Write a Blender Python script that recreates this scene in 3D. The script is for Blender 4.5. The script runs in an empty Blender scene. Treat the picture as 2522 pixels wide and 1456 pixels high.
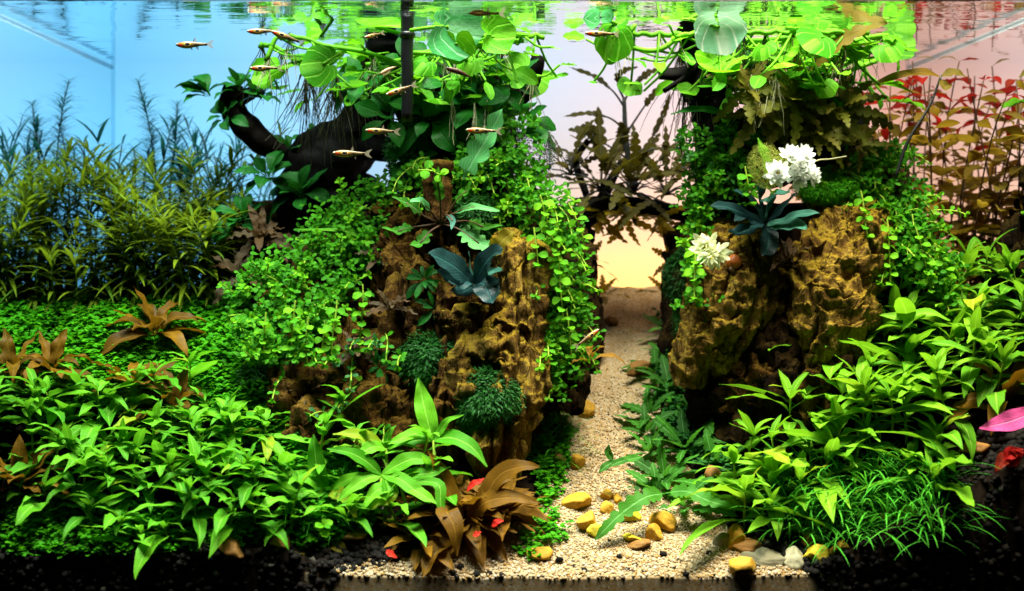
import bpy, bmesh, math, random
import numpy as np
from mathutils import Vector, Matrix, noise

random.seed(7); rng = np.random.default_rng(7)
sc = bpy.context.scene
C = sc.collection
sc.unit_settings.scale_length = 0.1            # one unit is a decimetre: the tank is about 90 cm wide
# ---------------------------------------------------------------- camera
FPX, CX, CY, DIST, EYE = 3758.0, 1207.0, 590.0, 12.8, 3.0
cam_d = bpy.data.cameras.new('camera'); cam = bpy.data.objects.new('camera', cam_d); C.objects.link(cam)
cam.location = (0, -DIST, EYE); cam.rotation_euler = (math.radians(90), 0, 0)
cam_d.sensor_width = 36; cam_d.lens = 36*FPX/2522
cam_d.shift_x = (1261-CX)/2522; cam_d.shift_y = -(728-CY)/2522
cam_d.clip_start = 0.1; cam_d.clip_end = 200
cam_d.dof.use_dof = True; cam_d.dof.focus_distance = 14.0; cam_d.dof.aperture_fstop = 0.5
sc.camera = cam
# ---------------------------------------------------------------- world, lamps, exposure
wd = bpy.data.worlds.new('World'); sc.world = wd; wd.use_nodes = True
wd.node_tree.nodes['Background'].inputs[0].default_value = (0.5, 0.55, 0.6, 1)
wd.node_tree.nodes['Background'].inputs[1].default_value = 0.004
sc.view_settings.view_transform = 'Standard'; sc.view_settings.look = 'None'
sc.view_settings.exposure = 0.0; sc.view_settings.gamma = 1.0
def area(name, loc, target, size, power, col):
    l = bpy.data.lights.new(name, 'AREA'); l.shape = 'RECTANGLE'; l.size, l.size_y = size
    l.energy = power; l.color = col
    o = bpy.data.objects.new(name, l); C.objects.link(o); o.location = loc
    o.rotation_euler = (Vector(target)-Vector(loc)).to_track_quat('-Z', 'Y').to_euler()
    return o
# the tank's hood lamps, above the water
for x, p, c in ((-2.5, 740, (0.88, 1.0, 0.90)), (2.6, 930, (1.0, 0.95, 0.74))):
    area('hood_lamp', (x, -0.3, 10.5), (x*.96, 0.7, 0), (4.6, 2.6), p, c).data.spread = 1.25
# the light box behind the frosted back pane
area('backlight_blue', (-3.7, 6.9, 3.8), (-3.7, 0, 3.8), (3.6, 3.0), 150, (0.13, 0.60, 1.0))
area('backlight_white', (0.3, 6.5, 5.2), (0.3, 0, 4.8), (4.6, 1.2), 86, (0.60, 0.80, 1.0))
area('backlight_pink', (3.6, 6.7, 4.1), (3.6, 0, 4.0), (3.6, 2.0), 78, (1.0, 0.44, 0.33))
area('backlight_amber', (1.5, 5.7, 2.0), (1.5, 0, 2.4), (1.9, 0.5), 66, (1.0, 0.46, 0.008))
area('backlight_amber', (4.3, 6.2, 1.7), (4.3, 0, 2.1), (2.0, 0.9), 52, (1.0, 0.50, 0.10))
cy = sc.cycles
cy.use_denoising = True; cy.max_bounces = 8; cy.diffuse_bounces = 2; cy.glossy_bounces = 4
cy.transmission_bounces = 4; cy.transparent_max_bounces = 10
cy.caustics_reflective = False; cy.caustics_refractive = False
cy.sample_clamp_indirect = 6.0

# ---------------------------------------------------------------- helpers
PI = math.pi
def V3(*a): return Vector(a)
def at(u, v, y):
    """a point at depth y in the tank seen at photo position u, v"""
    k = (y+DIST)/FPX
    return Vector(((u-CX)*k, y, EYE-(v-CY)*k))
def px(p):
    k = FPX/(p[1]+DIST)
    return CX+p[0]*k, CY-(p[2]-EYE)*k
def R(a, b): return random.uniform(a, b)
def lerp(a, b, t): return a+(b-a)*t
def sstep(a, b, x):
    t = min(1, max(0, (x-a)/(b-a))); return t*t*(3-2*t)

def mesh_np(name, V, F, UV=None, mat=None, smooth=True):
    me = bpy.data.meshes.new(name)
    V = np.asarray(V, np.float32); F = np.asarray(F, np.int32)
    nf, k = F.shape
    me.vertices.add(len(V)); me.vertices.foreach_set('co', V.ravel())
    me.loops.add(nf*k); me.loops.foreach_set('vertex_index', F.ravel())
    me.polygons.add(nf)
    me.polygons.foreach_set('loop_start', np.arange(0, nf*k, k, dtype=np.int32))
    if smooth: me.polygons.foreach_set('use_smooth', np.ones(nf, bool))
    if UV is not None:
        l = me.uv_layers.new(name='UVMap'); l.data.foreach_set('uv', np.asarray(UV, np.float32)[F.ravel()].ravel())
    me.update(calc_edges=True)
    if mat: me.materials.append(mat)
    return me

class MB:
    """collects quads with uvs"""
    def __init__(s): s.v = []; s.f = []; s.uv = []; s.m = []
    def grid(s, P, uv, close=False, mi=0):
        """P: rows of equally many points"""
        b = len(s.v); n = len(P); m = len(P[0])
        for r, q in zip(P, uv): s.v.extend(r); s.uv.extend(q)
        for i in range(n-1):
            for j in range(m-1 if not close else m):
                j2 = (j+1) % m
                s.f.append((b+i*m+j, b+i*m+j2, b+(i+1)*m+j2, b+(i+1)*m+j)); s.m.append(mi)
    def tube(s, pts, radii, n=6, mi=0, cap=True):
        P = []; U = []
        up = Vector((0.13, 0.31, 0.94))
        N = len(pts)
        for i, p in enumerate(pts):
            t = (pts[min(i+1, N-1)]-pts[max(i-1, 0)])
            t = t.normalized() if t.length > 1e-9 else Vector((0, 0, 1))
            a = t.cross(up)
            if a.length < 1e-3: a = t.cross(Vector((1, 0, 0)))
            a.normalize(); b = t.cross(a)
            r = radii[i] if hasattr(radii, '__len__') else radii
            P.append([p+(a*math.cos(2*PI*k/n)+b*math.sin(2*PI*k/n))*r for k in range(n)])
            U.append([(0.25, i/max(1, N-1))]*n)
        if cap:
            P = [[pts[0]]*n]+P+[[pts[-1]]*n]; U = [U[0]]+U+[U[-1]]
        s.grid(P, U, True, mi)
    def mesh(s, name, mats):
        me = mesh_np(name, [tuple(p) for p in s.v], s.f, s.uv)
        for m in (mats if isinstance(mats, (list, tuple)) else [mats]): me.materials.append(m)
        if any(s.m): me.polygons.foreach_set('material_index', np.array(s.m, np.int32))
        return me

def link(name, data, parent=None, mat=None, kind=None):
    o = bpy.data.objects.new(name, data); C.objects.link(o)
    if parent is not None: o.parent = parent
    if kind: o['kind'] = kind
    return o
def tag(o, label, cat, group=None):
    o['label'] = label; o['category'] = cat
    if group: o['group'] = group
    return o
def thing(name, label, cat, loc, group=None):
    o = bpy.data.objects.new(name, None); C.objects.link(o); o.location = loc
    o.empty_display_size = 0.1
    if label: o['label'] = label
    o['category'] = cat
    if group: o['group'] = group
    return o
def struct(name, me):
    return link(name, me, kind='structure')
def catmull(P, n):
    P = [Vector(p) for p in P]
    if len(P) == 2: return [P[0].lerp(P[1], i/(n-1)) for i in range(n)]
    Q = [P[0]*2-P[1]]+P+[P[-1]*2-P[-2]]; out = []
    m = len(P)-1
    for i in range(n):
        s = i/(n-1)*m; k = min(int(s), m-1); t = s-k
        a, b, c, d = Q[k:k+4]
        out.append(0.5*((2*b)+(c-a)*t+(2*a-5*b+4*c-d)*t*t+(3*b-a-3*c+d)*t**3))
    return out

# ---------------------------------------------------------------- materials
class NT:
    def __init__(s, name):
        s.m = bpy.data.materials.new(name); s.m.use_nodes = True
        s.t = s.m.node_tree; s.t.nodes.clear()
        s.out = s.n('ShaderNodeOutputMaterial')
    def n(s, typ, **kw):
        nd = s.t.nodes.new(typ)
        for k, v in kw.items():
            if k.startswith('i_'):
                key = k[2:].replace('_', ' ')
                inp = nd.inputs[int(key)] if key.isdigit() else nd.inputs[key]
                s.set(inp, v)
            else: setattr(nd, k, v)
        return nd
    def set(s, inp, v):
        if isinstance(v, bpy.types.NodeSocket): s.t.links.new(v, inp)
        elif isinstance(v, (tuple, list)) and len(v) == 3 and inp.type == 'RGBA': inp.default_value = (*v, 1)
        else: inp.default_value = v
    def math(s, op, a, b=0.0, clamp=False):
        nd = s.n('ShaderNodeMath', operation=op, use_clamp=clamp); s.set(nd.inputs[0], a); s.set(nd.inputs[1], b); return nd.outputs[0]
    def mix(s, f, a, b, typ='MIX'):
        nd = s.n('ShaderNodeMix', data_type='RGBA', blend_type=typ)
        s.set(nd.inputs[0], f); s.set(nd.inputs[6], a); s.set(nd.inputs[7], b); return nd.outputs[2]
    def ramp(s, f, stops):
        nd = s.n('ShaderNodeValToRGB'); cr = nd.color_ramp
        while len(cr.elements) < len(stops): cr.elements.new(0.5)
        for e, (p, c) in zip(cr.elements, stops):
            e.position = p; e.color = (*c, 1) if hasattr(c, '__len__') else (c, c, c, 1)
        s.set(nd.inputs[0], f); return nd.outputs[0]
    def noise(s, scale, detail=4, rough=0.55, vec=None, dist=0.0):
        nd = s.n('ShaderNodeTexNoise', i_Scale=scale, i_Detail=detail, i_Roughness=rough, i_Distortion=dist)
        if vec is not None: s.set(nd.inputs['Vector'], vec)
        return nd.outputs[0]
    def obj(s, scale=None):
        tc = s.n('ShaderNodeTexCoord').outputs['Object']
        if scale:
            mp = s.n('ShaderNodeMapping'); s.set(mp.inputs[0], tc); mp.inputs['Scale'].default_value = scale
            return mp.outputs[0]
        return tc
    def bump(s, h, strength=0.3, dist=0.02):
        return s.n('ShaderNodeBump', i_Height=h, i_Strength=strength, i_Distance=dist).outputs[0]
    def surf(s, sh): s.t.links.new(sh, s.out.inputs['Surface']); return s.m

def leafmat(name, c1, c2, tcol=None, trans=0.35, vein=0.35, veincol=None, rough=0.45, spec=0.07, mott=0.35, side=0.2, mscale=14, radial=False, old=0.0):
    t = NT(name)
    r1 = t.n('ShaderNodeObjectInfo').outputs['Random']; r2 = t.n('ShaderNodeNewGeometry').outputs['Random Per Island']
    r = t.math('FRACT', t.math('ADD', r1, r2))
    base = t.mix(r, c1, c2)
    nz = t.noise(mscale, 5, 0.6, t.obj())
    if old: base = t.mix(t.ramp(t.math('FRACT', t.math('MULTIPLY', r, 7.31)), [(1-old, 0), (1-old+.04, .75)]), base, (0.30, 0.30, 0.012))
    base = t.mix(t.math('MULTIPLY', t.ramp(nz, [(0.35, 0), (0.7, 1)]), mott), base, tuple(0.55*a for a in c2))
    uv = t.n('ShaderNodeSeparateXYZ'); t.set(uv.inputs[0], t.n('ShaderNodeTexCoord').outputs['UV'])
    d = t.math('ABSOLUTE', t.math('SUBTRACT', uv.outputs[0], 0.5))
    mid = t.ramp(d, [(0.012, 1), (0.055, 0)])
    sv = t.math('SINE', t.math('MULTIPLY', t.math('SUBTRACT', t.math('MULTIPLY', uv.outputs[1], 11.0), t.math('MULTIPLY', d, 7.0)), 2*PI))
    if radial: sv = t.math('SINE', t.math('MULTIPLY', uv.outputs[0], 2*PI*9))
    sv = t.ramp(sv, [(0.80, 0), (1.0, 1)])
    vc = veincol or tuple(min(1, a*1.9+0.06) for a in c1)
    base = t.mix(t.math('MULTIPLY', sv, side), base, vc)
    base = t.mix(t.math('MULTIPLY', mid, vein), base, vc)
    h = t.math('ADD', t.math('MULTIPLY', mid, -0.8), t.math('ADD', t.math('MULTIPLY', sv, -0.5), nz))
    nrm = t.bump(h, 0.35, 0.015)
    p = t.n('ShaderNodeBsdfPrincipled', i_Base_Color=base, i_Roughness=rough, i_Normal=nrm)
    p.inputs['Specular IOR Level'].default_value = spec
    tl = t.n('ShaderNodeBsdfTranslucent')
    tc = tcol or tuple(min(1, a*1.5) for a in c1)
    t.set(tl.inputs[0], t.mix(0.5, base, tc))
    mx = t.n('ShaderNodeMixShader', i_0=trans, i_1=p.outputs[0], i_2=tl.outputs[0])
    return t.surf(mx.outputs[0])

def plain(name, col, rough=0.5, spec=0.4, var=0.3, scale=20, bump=0.3, metal=0):
    t = NT(name); o = t.obj(); nz = t.noise(scale, 6, 0.65, o)
    c = t.mix(t.math('MULTIPLY', t.ramp(nz, [(0.35, 0), (0.7, 1)]), var), col, tuple(a*0.4 for a in col))
    p = t.n('ShaderNodeBsdfPrincipled', i_Base_Color=c, i_Roughness=rough, i_Normal=t.bump(nz, bump, 0.02), i_Metallic=metal)
    p.inputs['Specular IOR Level'].default_value = spec
    return t.surf(p.outputs[0])

M = {}
M['lance'] = leafmat('green_lance_leaf', (0.030, 0.20, 0.006), (0.13, 0.42, 0.014), (0.20, 0.54, 0.012), 0.34, 0.55, (0.36, 0.68, 0.10), side=0.28, old=0.08)
M['lance_warm'] = leafmat('fresh_green_lance_leaf', (0.055, 0.23, 0.006), (0.17, 0.43, 0.014), (0.27, 0.56, 0.014), 0.34, 0.55, (0.44, 0.70, 0.10), old=0.06, side=0.28)
M['brown'] = leafmat('brown_leaf', (0.21, 0.098, 0.005), (0.075, 0.036, 0.004), (0.40, 0.18, 0.006), 0.22, 0.35, (0.28, 0.15, 0.02), mott=.6, mscale=7)
M['darkbrown'] = leafmat('dark_brown_leaf', (0.065, 0.032, 0.012), (0.045, 0.034, 0.018), (0.14, 0.07, 0.015), 0.15, 0.3, (0.13, 0.08, 0.04))
M['redleaf'] = leafmat('red_leaf', (0.34, 0.008, 0.008), (0.22, 0.02, 0.008), (0.62, 0.015, 0.012), 0.45, 0.35, (0.6, 0.08, 0.05))
M['olive'] = leafmat('olive_brown_leaf', (0.19, 0.10, 0.012), (0.15, 0.115, 0.014), (0.55, 0.34, 0.02), 0.5, 0.3, (0.32, 0.2, 0.05))
M['pink'] = leafmat('pink_leaf', (0.75, 0.09, 0.33), (0.75, 0.10, 0.36), (0.9, 0.15, 0.4), 0.25, 0.6, (0.85, 0.3, 0.5))
M['redbright'] = leafmat('red_new_leaf', (0.62, 0.02, 0.012), (0.55, 0.03, 0.012), (0.95, 0.05, 0.02), 0.3, 0.3)
M['narrow'] = leafmat('narrow_olive_green_leaf', (0.16, 0.215, 0.007), (0.06, 0.14, 0.010), (0.33, 0.44, 0.014), 0.36, 0.3, side=0)
M['bluegreen'] = leafmat('thin_dark_green_leaf', (0.020, 0.11, 0.055), (0.016, 0.085, 0.06), (0.03, 0.26, 0.20), 0.45, 0.1, side=0)
M['anubias'] = leafmat('dark_green_broad_leaf', (0.012, 0.115, 0.010), (0.008, 0.07, 0.012), (0.04, 0.30, 0.01), 0.15, 0.3, (0.05, 0.26, 0.03), rough=0.3)
M['float'] = leafmat('lime_floating_leaf', (0.12, 0.40, 0.006), (0.030, 0.21, 0.006), (0.20, 0.56, 0.008), 0.38, 0.4, (0.26, 0.62, 0.05), side=0.5, radial=True)
M['floatstem'] = leafmat('lime_stem', (0.15, 0.42, 0.02), (0.09, 0.32, 0.015), (0.35, 0.7, 0.03), 0.25, 0, side=0)
M['paleleaf'] = leafmat('pale_green_underside', (0.06, 0.34, 0.09), (0.06, 0.30, 0.09), (0.12, 0.5, 0.1), 0.30, 0.5, (0.32, 0.62, 0.35), side=0.6, radial=True)
M['umbrella'] = leafmat('pale_umbrella_leaf', (0.30, 0.62, 0.42), (0.26, 0.58, 0.38), (0.5, 0.95, 0.55), 0.4, 0.6, (0.92, 0.95, 0.9), side=0.8, radial=True)
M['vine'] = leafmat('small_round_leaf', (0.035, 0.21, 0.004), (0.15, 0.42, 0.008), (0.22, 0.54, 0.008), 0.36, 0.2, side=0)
M['vinedark'] = leafmat('shaded_small_leaf', (0.016, 0.13, 0.003), (0.06, 0.27, 0.005), (0.10, 0.40, 0.006), 0.36, 0.2, side=0)  # darker copy of the vine leaf, shade put into its colour
M['vinestem'] = leafmat('yellow_green_stem', (0.30, 0.42, 0.04), (0.24, 0.40, 0.04), None, 0.2, 0, side=0)
M['carpet'] = leafmat('carpet_leaf', (0.018, 0.17, 0.003), (0.075, 0.36, 0.005), (0.13, 0.5, 0.006), 0.34, 0.1, side=0)
M['moss'] = leafmat('dark_moss', (0.012, 0.085, 0.014), (0.02, 0.12, 0.012), (0.03, 0.18, 0.01), 0.2, 0, side=0, spec=0.15)
M['palemoss'] = leafmat('pale_yellow_green_moss', (0.36, 0.42, 0.06), (0.45, 0.50, 0.10), None, 0.3, 0, side=0)
M['buce'] = leafmat('blue_green_dark_leaf', (0.012, 0.042, 0.044), (0.004, 0.012, 0.013), (0.02, 0.13, 0.1), 0.1, 0.35, (0.04, 0.16, 0.15), rough=0.35, spec=0.16)
M['bucepale'] = leafmat('pale_teal_leaf', (0.05, 0.19, 0.13), (0.02, 0.075, 0.062), (0.08, 0.3, 0.2), 0.15, 0.35, rough=0.35, spec=0.16)
M['lobed'] = leafmat('lobed_green_leaf', (0.040, 0.20, 0.008), (0.020, 0.10, 0.007), (0.12, 0.42, 0.02), 0.32, 0.6, (0.22, 0.5, 0.16), side=0.3)
M['lobedpale'] = leafmat('mint_lobed_leaf', (0.10, 0.40, 0.12), (0.10, 0.36, 0.08), (0.2, 0.6, 0.1), 0.3, 0.6, (0.35, 0.7, 0.35), side=0.5)
M['lobeddark'] = leafmat('dark_olive_lobed_leaf', (0.026, 0.026, 0.005), (0.042, 0.036, 0.005), (0.16, 0.13, 0.006), 0.26, 0.3, side=0.1)
M['lobedolive'] = leafmat('olive_lobed_leaf', (0.10, 0.115, 0.006), (0.075, 0.06, 0.006), (0.3, 0.28, 0.01), 0.3, 0.35, side=0.15)
M['lobedyellow'] = leafmat('amber_lobed_leaf', (0.20, 0.15, 0.008), (0.16, 0.13, 0.008), (0.5, 0.36, 0.01), 0.42, 0.3, side=0.2)
M['grass'] = leafmat('hair_grass', (0.04, 0.30, 0.02), (0.09, 0.42, 0.03), (0.14, 0.55, 0.03), 0.3, 0, side=0)
M['brownstem'] = plain('brown_stem', (0.10, 0.045, 0.02), 0.5)
M['darkstem'] = plain('dark_stem', (0.018, 0.02, 0.02), 0.5)
M['root'] = leafmat('pale_root', (0.42, 0.40, 0.22), (0.5, 0.5, 0.34), None, 0.3, 0, side=0)
M['rootdark'] = leafmat('brown_root', (0.07, 0.065, 0.03), (0.05, 0.06, 0.03), None, 0.3, 0, side=0)
M['petal'] = leafmat('white_petal', (0.88, 0.90, 0.82), (0.82, 0.88, 0.84), (0.95, 0.95, 0.9), 0.3, 0.3, (0.95, 0.95, 0.9), side=0.1, mott=0.05)
M['petalcream'] = leafmat('cream_petal', (0.80, 0.84, 0.55), (0.70, 0.76, 0.44), (0.9, 0.9, 0.6), 0.3, 0.3, (0.9, 0.9, 0.7), side=0.1, mott=0.1)
M['stamen'] = plain('yellow_stamen', (0.75, 0.62, 0.12), 0.6)
M['black'] = plain('black_plastic', (0.006, 0.006, 0.007), 0.3, 0.4, 0.1)

def rockmat(name, dark, mid, top, mossy=0.4):
    t = NT(name); o = t.obj(); st = t.obj((1.0, 1.0, 0.35))
    n1 = t.noise(3.4, 9, 0.66, st, 0.6); n2 = t.noise(26, 9, 0.75, o); n3 = t.noise(8.0, 6, 0.65, st, 1.4)
    vo = t.n('ShaderNodeTexVoronoi', feature='DISTANCE_TO_EDGE', i_Scale=5.5)
    t.set(vo.inputs['Vector'], t.n('ShaderNodeMix', data_type='VECTOR', i_0=.16).outputs[1])
    mv = [n for n in t.t.nodes if n.type == 'MIX'][-1]; t.set(mv.inputs[4], st); t.set(mv.inputs[5], t.n('ShaderNodeTexNoise', i_Scale=4.0, i_Detail=5.0).outputs[1])
    crack = t.ramp(vo.outputs['Distance'], [(0.0, 1), (0.045, 0)])
    c = t.mix(t.ramp(n1, [(0.38, 0), (0.62, 1)]), dark, mid)
    c = t.mix(t.math('MULTIPLY', t.ramp(n3, [(0.50, 0), (0.68, 1)]), 0.85), c, top)
    c = t.mix(t.math('MULTIPLY', t.ramp(n2, [(0.36, 1), (0.50, 0)]), 0.8), c, tuple(a*0.25 for a in dark))
    c = t.mix(t.math('MULTIPLY', crack, 0.55), c, tuple(a*0.3 for a in dark))
    nz = t.n('ShaderNodeSeparateXYZ'); t.set(nz.inputs[0], t.n('ShaderNodeNewGeometry').outputs['Normal'])
    up = t.math('MULTIPLY', t.ramp(t.math('ADD', nz.outputs[2], t.math('MULTIPLY', t.math('SUBTRACT', n2, 0.5), 1.6)), [(0.25, 0), (0.6, 1)]), mossy)
    c = t.mix(up, c, (0.42, 0.29, 0.014))
    h = t.math('ADD', t.math('MULTIPLY', n2, 0.9), t.math('SUBTRACT', t.math('MULTIPLY', n3, 0.9), t.math('MULTIPLY', crack, .5)))
    p = t.n('ShaderNodeBsdfPrincipled', i_Base_Color=c, i_Roughness=0.8, i_Normal=t.bump(h, 1.0, 0.09))
    p.inputs['Specular IOR Level'].default_value = 0.05
    return t.surf(p.outputs[0])
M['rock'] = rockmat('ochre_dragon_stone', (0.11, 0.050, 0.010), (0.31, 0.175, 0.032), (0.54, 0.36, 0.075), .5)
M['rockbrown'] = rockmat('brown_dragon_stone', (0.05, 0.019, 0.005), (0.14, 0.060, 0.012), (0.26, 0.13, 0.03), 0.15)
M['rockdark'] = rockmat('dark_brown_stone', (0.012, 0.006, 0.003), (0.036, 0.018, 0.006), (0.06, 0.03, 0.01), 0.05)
M['wood'] = plain('dark_driftwood', (0.0025, 0.002, 0.002), 0.7, 0.05, 0.5, 9, 0.8)
M['woodbrown'] = plain('brown_driftwood', (0.006, 0.0035, 0.0025), 0.7, 0.05, 0.5, 9, 0.8)
def stonemat(name, c, c2):
    t = NT(name); o = t.obj()
    n1 = t.noise(5, 6, 0.6, o, 0.4); n2 = t.noise(40, 6, 0.7, o); r = t.n('ShaderNodeObjectInfo').outputs['Random']
    b = t.mix(r, c, c2)
    b = t.mix(t.math('MULTIPLY', t.ramp(n1, [(0.4, 0), (0.65, 1)]), 0.6), b, tuple(a*0.45 for a in c))
    b = t.mix(t.math('MULTIPLY', t.ramp(n2, [(0.6, 0), (0.75, 1)]), 0.3), b, (0.8, 0.65, 0.3))
    p = t.n('ShaderNodeBsdfPrincipled', i_Base_Color=b, i_Roughness=0.55, i_Normal=t.bump(t.math('ADD', n1, t.math('MULTIPLY', n2, 0.5)), 0.5, 0.03))
    p.inputs['Specular IOR Level'].default_value = 0.08
    return t.surf(p.outputs[0])
M['stone'] = stonemat('ochre_pebble', (0.52, 0.27, 0.025), (0.46, 0.26, 0.03))
M['stonelime'] = stonemat('lime_yellow_pebble', (0.60, 0.48, 0.04), (0.62, 0.46, 0.03))
M['stonegrey'] = stonemat('grey_slate', (0.16, 0.14, 0.09), (0.26, 0.24, 0.15))
M['stonewhite'] = stonemat('pale_grey_pebble', (0.50, 0.46, 0.30), (0.55, 0.50, 0.34))
M['stonebrown'] = stonemat('brown_pebble', (0.26, 0.12, 0.03), (0.22, 0.11, 0.03))

def grainmat(name, stops, rough=0.5):
    t = NT(name); r = t.n('ShaderNodeNewGeometry').outputs['Random Per Island']
    c = t.ramp(r, stops)
    t.t.nodes[-1].color_ramp.interpolation = 'CONSTANT'
    p = t.n('ShaderNodeBsdfPrincipled', i_Base_Color=c, i_Roughness=rough)
    p.inputs['Specular IOR Level'].default_value = 0.12
    return t.surf(p.outputs[0])
SAND = [(0, (0.305, 0.224, 0.123)), (0.26, (0.33, 0.253, 0.151)), (0.46, (0.281, 0.184, 0.084)), (0.6, (0.403, 0.333, 0.245)), (0.76, (0.268, 0.149, 0.039)), (0.86, (0.268, 0.195, 0.111)), (0.975, (0.073, 0.051, 0.034))]
M['grain'] = grainmat('quartz_grain', SAND, 0.4)
M['soilgrain'] = grainmat('black_soil_grain', [(0, (0.003, 0.0025, 0.002)), (0.5, (0.007, 0.005, 0.004)), (0.985, (0.10, 0.09, 0.07))], 0.8)
def sandmat():
    t = NT('quartz_sand'); o = t.obj()
    vo = t.n('ShaderNodeTexVoronoi', i_Scale=62.0); t.set(vo.inputs['Vector'], o)
    sep = t.n('ShaderNodeSeparateColor'); t.set(sep.inputs[0], vo.outputs['Color'])
    c = t.ramp(sep.outputs[0], SAND); t.t.nodes[-1].color_ramp.interpolation = 'CONSTANT'
    big = t.noise(2.2, 4, 0.6, o)
    c = t.mix(t.math('MULTIPLY', t.ramp(big, [(0.4, 0), (0.7, 1)]), 0.35), c, (0.36, 0.24, 0.11))
    p = t.n('ShaderNodeBsdfPrincipled', i_Base_Color=c, i_Roughness=0.6, i_Normal=t.bump(vo.outputs['Distance'], -0.9, 0.02))
    p.inputs['Specular IOR Level'].default_value = 0.06
    return t.surf(p.outputs[0])
M['sand'] = sandmat()
def soilmat():
    t = NT('dark_aqua_soil'); o = t.obj()
    vo = t.n('ShaderNodeTexVoronoi', i_Scale=26.0); t.set(vo.inputs['Vector'], o)
    sep = t.n('ShaderNodeSeparateColor'); t.set(sep.inputs[0], vo.outputs['Color'])
    c = t.mix(sep.outputs[0], (0.003, 0.002, 0.0015), (0.010, 0.007, 0.005))
    p = t.n('ShaderNodeBsdfPrincipled', i_Base_Color=c, i_Roughness=0.7, i_Normal=t.bump(vo.outputs['Distance'], -1.0, 0.03))
    p.inputs['Specular IOR Level'].default_value = 0.0
    return t.surf(p.outputs[0])
M['soil'] = soilmat()
def panemat():
    t = NT('frosted_back_film')
    tr = t.n('ShaderNodeBsdfTranslucent', i_Color=(0.9, 0.9, 0.9)); df = t.n('ShaderNodeBsdfDiffuse', i_Color=(0.45, 0.47, 0.5))
    return t.surf(t.n('ShaderNodeMixShader', i_0=0.25, i_1=tr.outputs[0], i_2=df.outputs[0]).outputs[0])
M['frost'] = panemat()
def tirmat(name, ripple, tint):
    """seen at a low angle it mirrors, seen steeply it lets light through, as water and glass do from inside a tank"""
    t = NT(name)
    gl = t.n('ShaderNodeBsdfGlossy', i_Color=tint, i_Roughness=0.015)
    kw = {}
    if ripple:
        o = t.obj((0.55, 2.0, 1.0)); n1 = t.noise(3.0, 3, 0.5, o, 0.6)
        nr = t.bump(n1, ripple, 0.05); t.set(gl.inputs['Normal'], nr)
    tp = t.n('ShaderNodeBsdfTransparent', i_Color=(0.97, 0.99, 1.0))
    lw = t.n('ShaderNodeLayerWeight', i_Blend=0.5)
    f = t.ramp(lw.outputs['Facing'], [(0.30, 0.04), (0.42, 0.97)])
    return t.surf(t.n('ShaderNodeMixShader', i_0=f, i_1=tp.outputs[0], i_2=gl.outputs[0]).outputs[0])
M['water'] = tirmat('water_surface', 0.10, (0.95, 0.98, 1.0))
M['glass'] = tirmat('side_glass', 0, (0.90, 0.97, 1.0))
def seammat():
    t = NT('clear_silicone'); tl = t.n('ShaderNodeBsdfTranslucent', i_Color=(.8, .9, .95)); tp = t.n('ShaderNodeBsdfTransparent', i_Color=(.90, .95, .97))
    return t.surf(t.n('ShaderNodeMixShader', i_0=.86, i_1=tl.outputs[0], i_2=tp.outputs[0]).outputs[0])
M['silicone'] = seammat()

# ---------------------------------------------------------------- leaf shapes
PROF = {
    'lance': lambda t: max(0.0, math.sin(PI*min(1, t**0.78)))**0.88,
    'oval': lambda t: max(0.0, math.sin(PI*t))**0.62,
    'spoon': lambda t: max(0.0, math.sin(PI*min(1, t**1.35)))**0.6,
    'strap': lambda t: min(1, t*6)**0.6*min(1, (1-t)*3)**0.8,
    'crypt': lambda t: 0.10+0.90*max(0.0, math.sin(PI*min(1, t**1.05)))**1.15 if t < 0.97 else 0.0,
}
def lobed_prof(k, depth=0.62):
    def f(t):
        env = (0.25+0.75*math.sin(PI*min(1, t**0.8)*0.93+0.12))
        if t > 0.88: return env*max(0, (1-t)/0.12)**0.6
        if t < 0.10: return 0.10
        return env*((1-depth)+depth*abs(math.sin(PI*k*t))**0.55)
    return f
def leaf_arr(L, W, prof, nl=8, nw=4, droop=0.6, fold=0.25, wave=0.0, pet=0.0, wf=2.5, twist=0.0):
    f = PROF[prof] if isinstance(prof, str) else prof
    V = []; U = []; x = z = 0.0; ph = R(0, 6.28)
    if pet > 0:
        for a in np.linspace(-1, 1, nw+1): V.append((0, a*0.03*W+0, 0)); U.append((0.5+a*0.02, 0.01))
    x = pet*L
    for i in range(nl+1):
        t = i/nl; ang = -droop*(t-0.12)
        if i: x += math.cos(ang)*L*(1-pet)/nl; z += math.sin(ang)*L*(1-pet)/nl
        w = max(W/2*f(t), 0.004*L if i < nl else 0.0)
        tw = twist*t
        for a in np.linspace(-1, 1, nw+1):
            yy = a*w; zz = fold*abs(a)*w+wave*W*math.sin(wf*2*PI*t+ph+(1.2 if a > 0 else 0))*abs(a)
            c, s = math.cos(tw), math.sin(tw)
            V.append((x-zz*math.sin(ang), yy*c-zz*s, z+(yy*s+zz*c)*math.cos(ang))); U.append((0.5+a*0.5, 0.02+0.96*t))
    n = len(V)//(nw+1); m = nw+1
    F = [(i*m+j, (i+1)*m+j, (i+1)*m+j+1, i*m+j+1) for i in range(n-1) for j in range(nw)]
    return np.array(V, np.float32), np.array(F, np.int32), np.array(U, np.float32)
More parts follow.
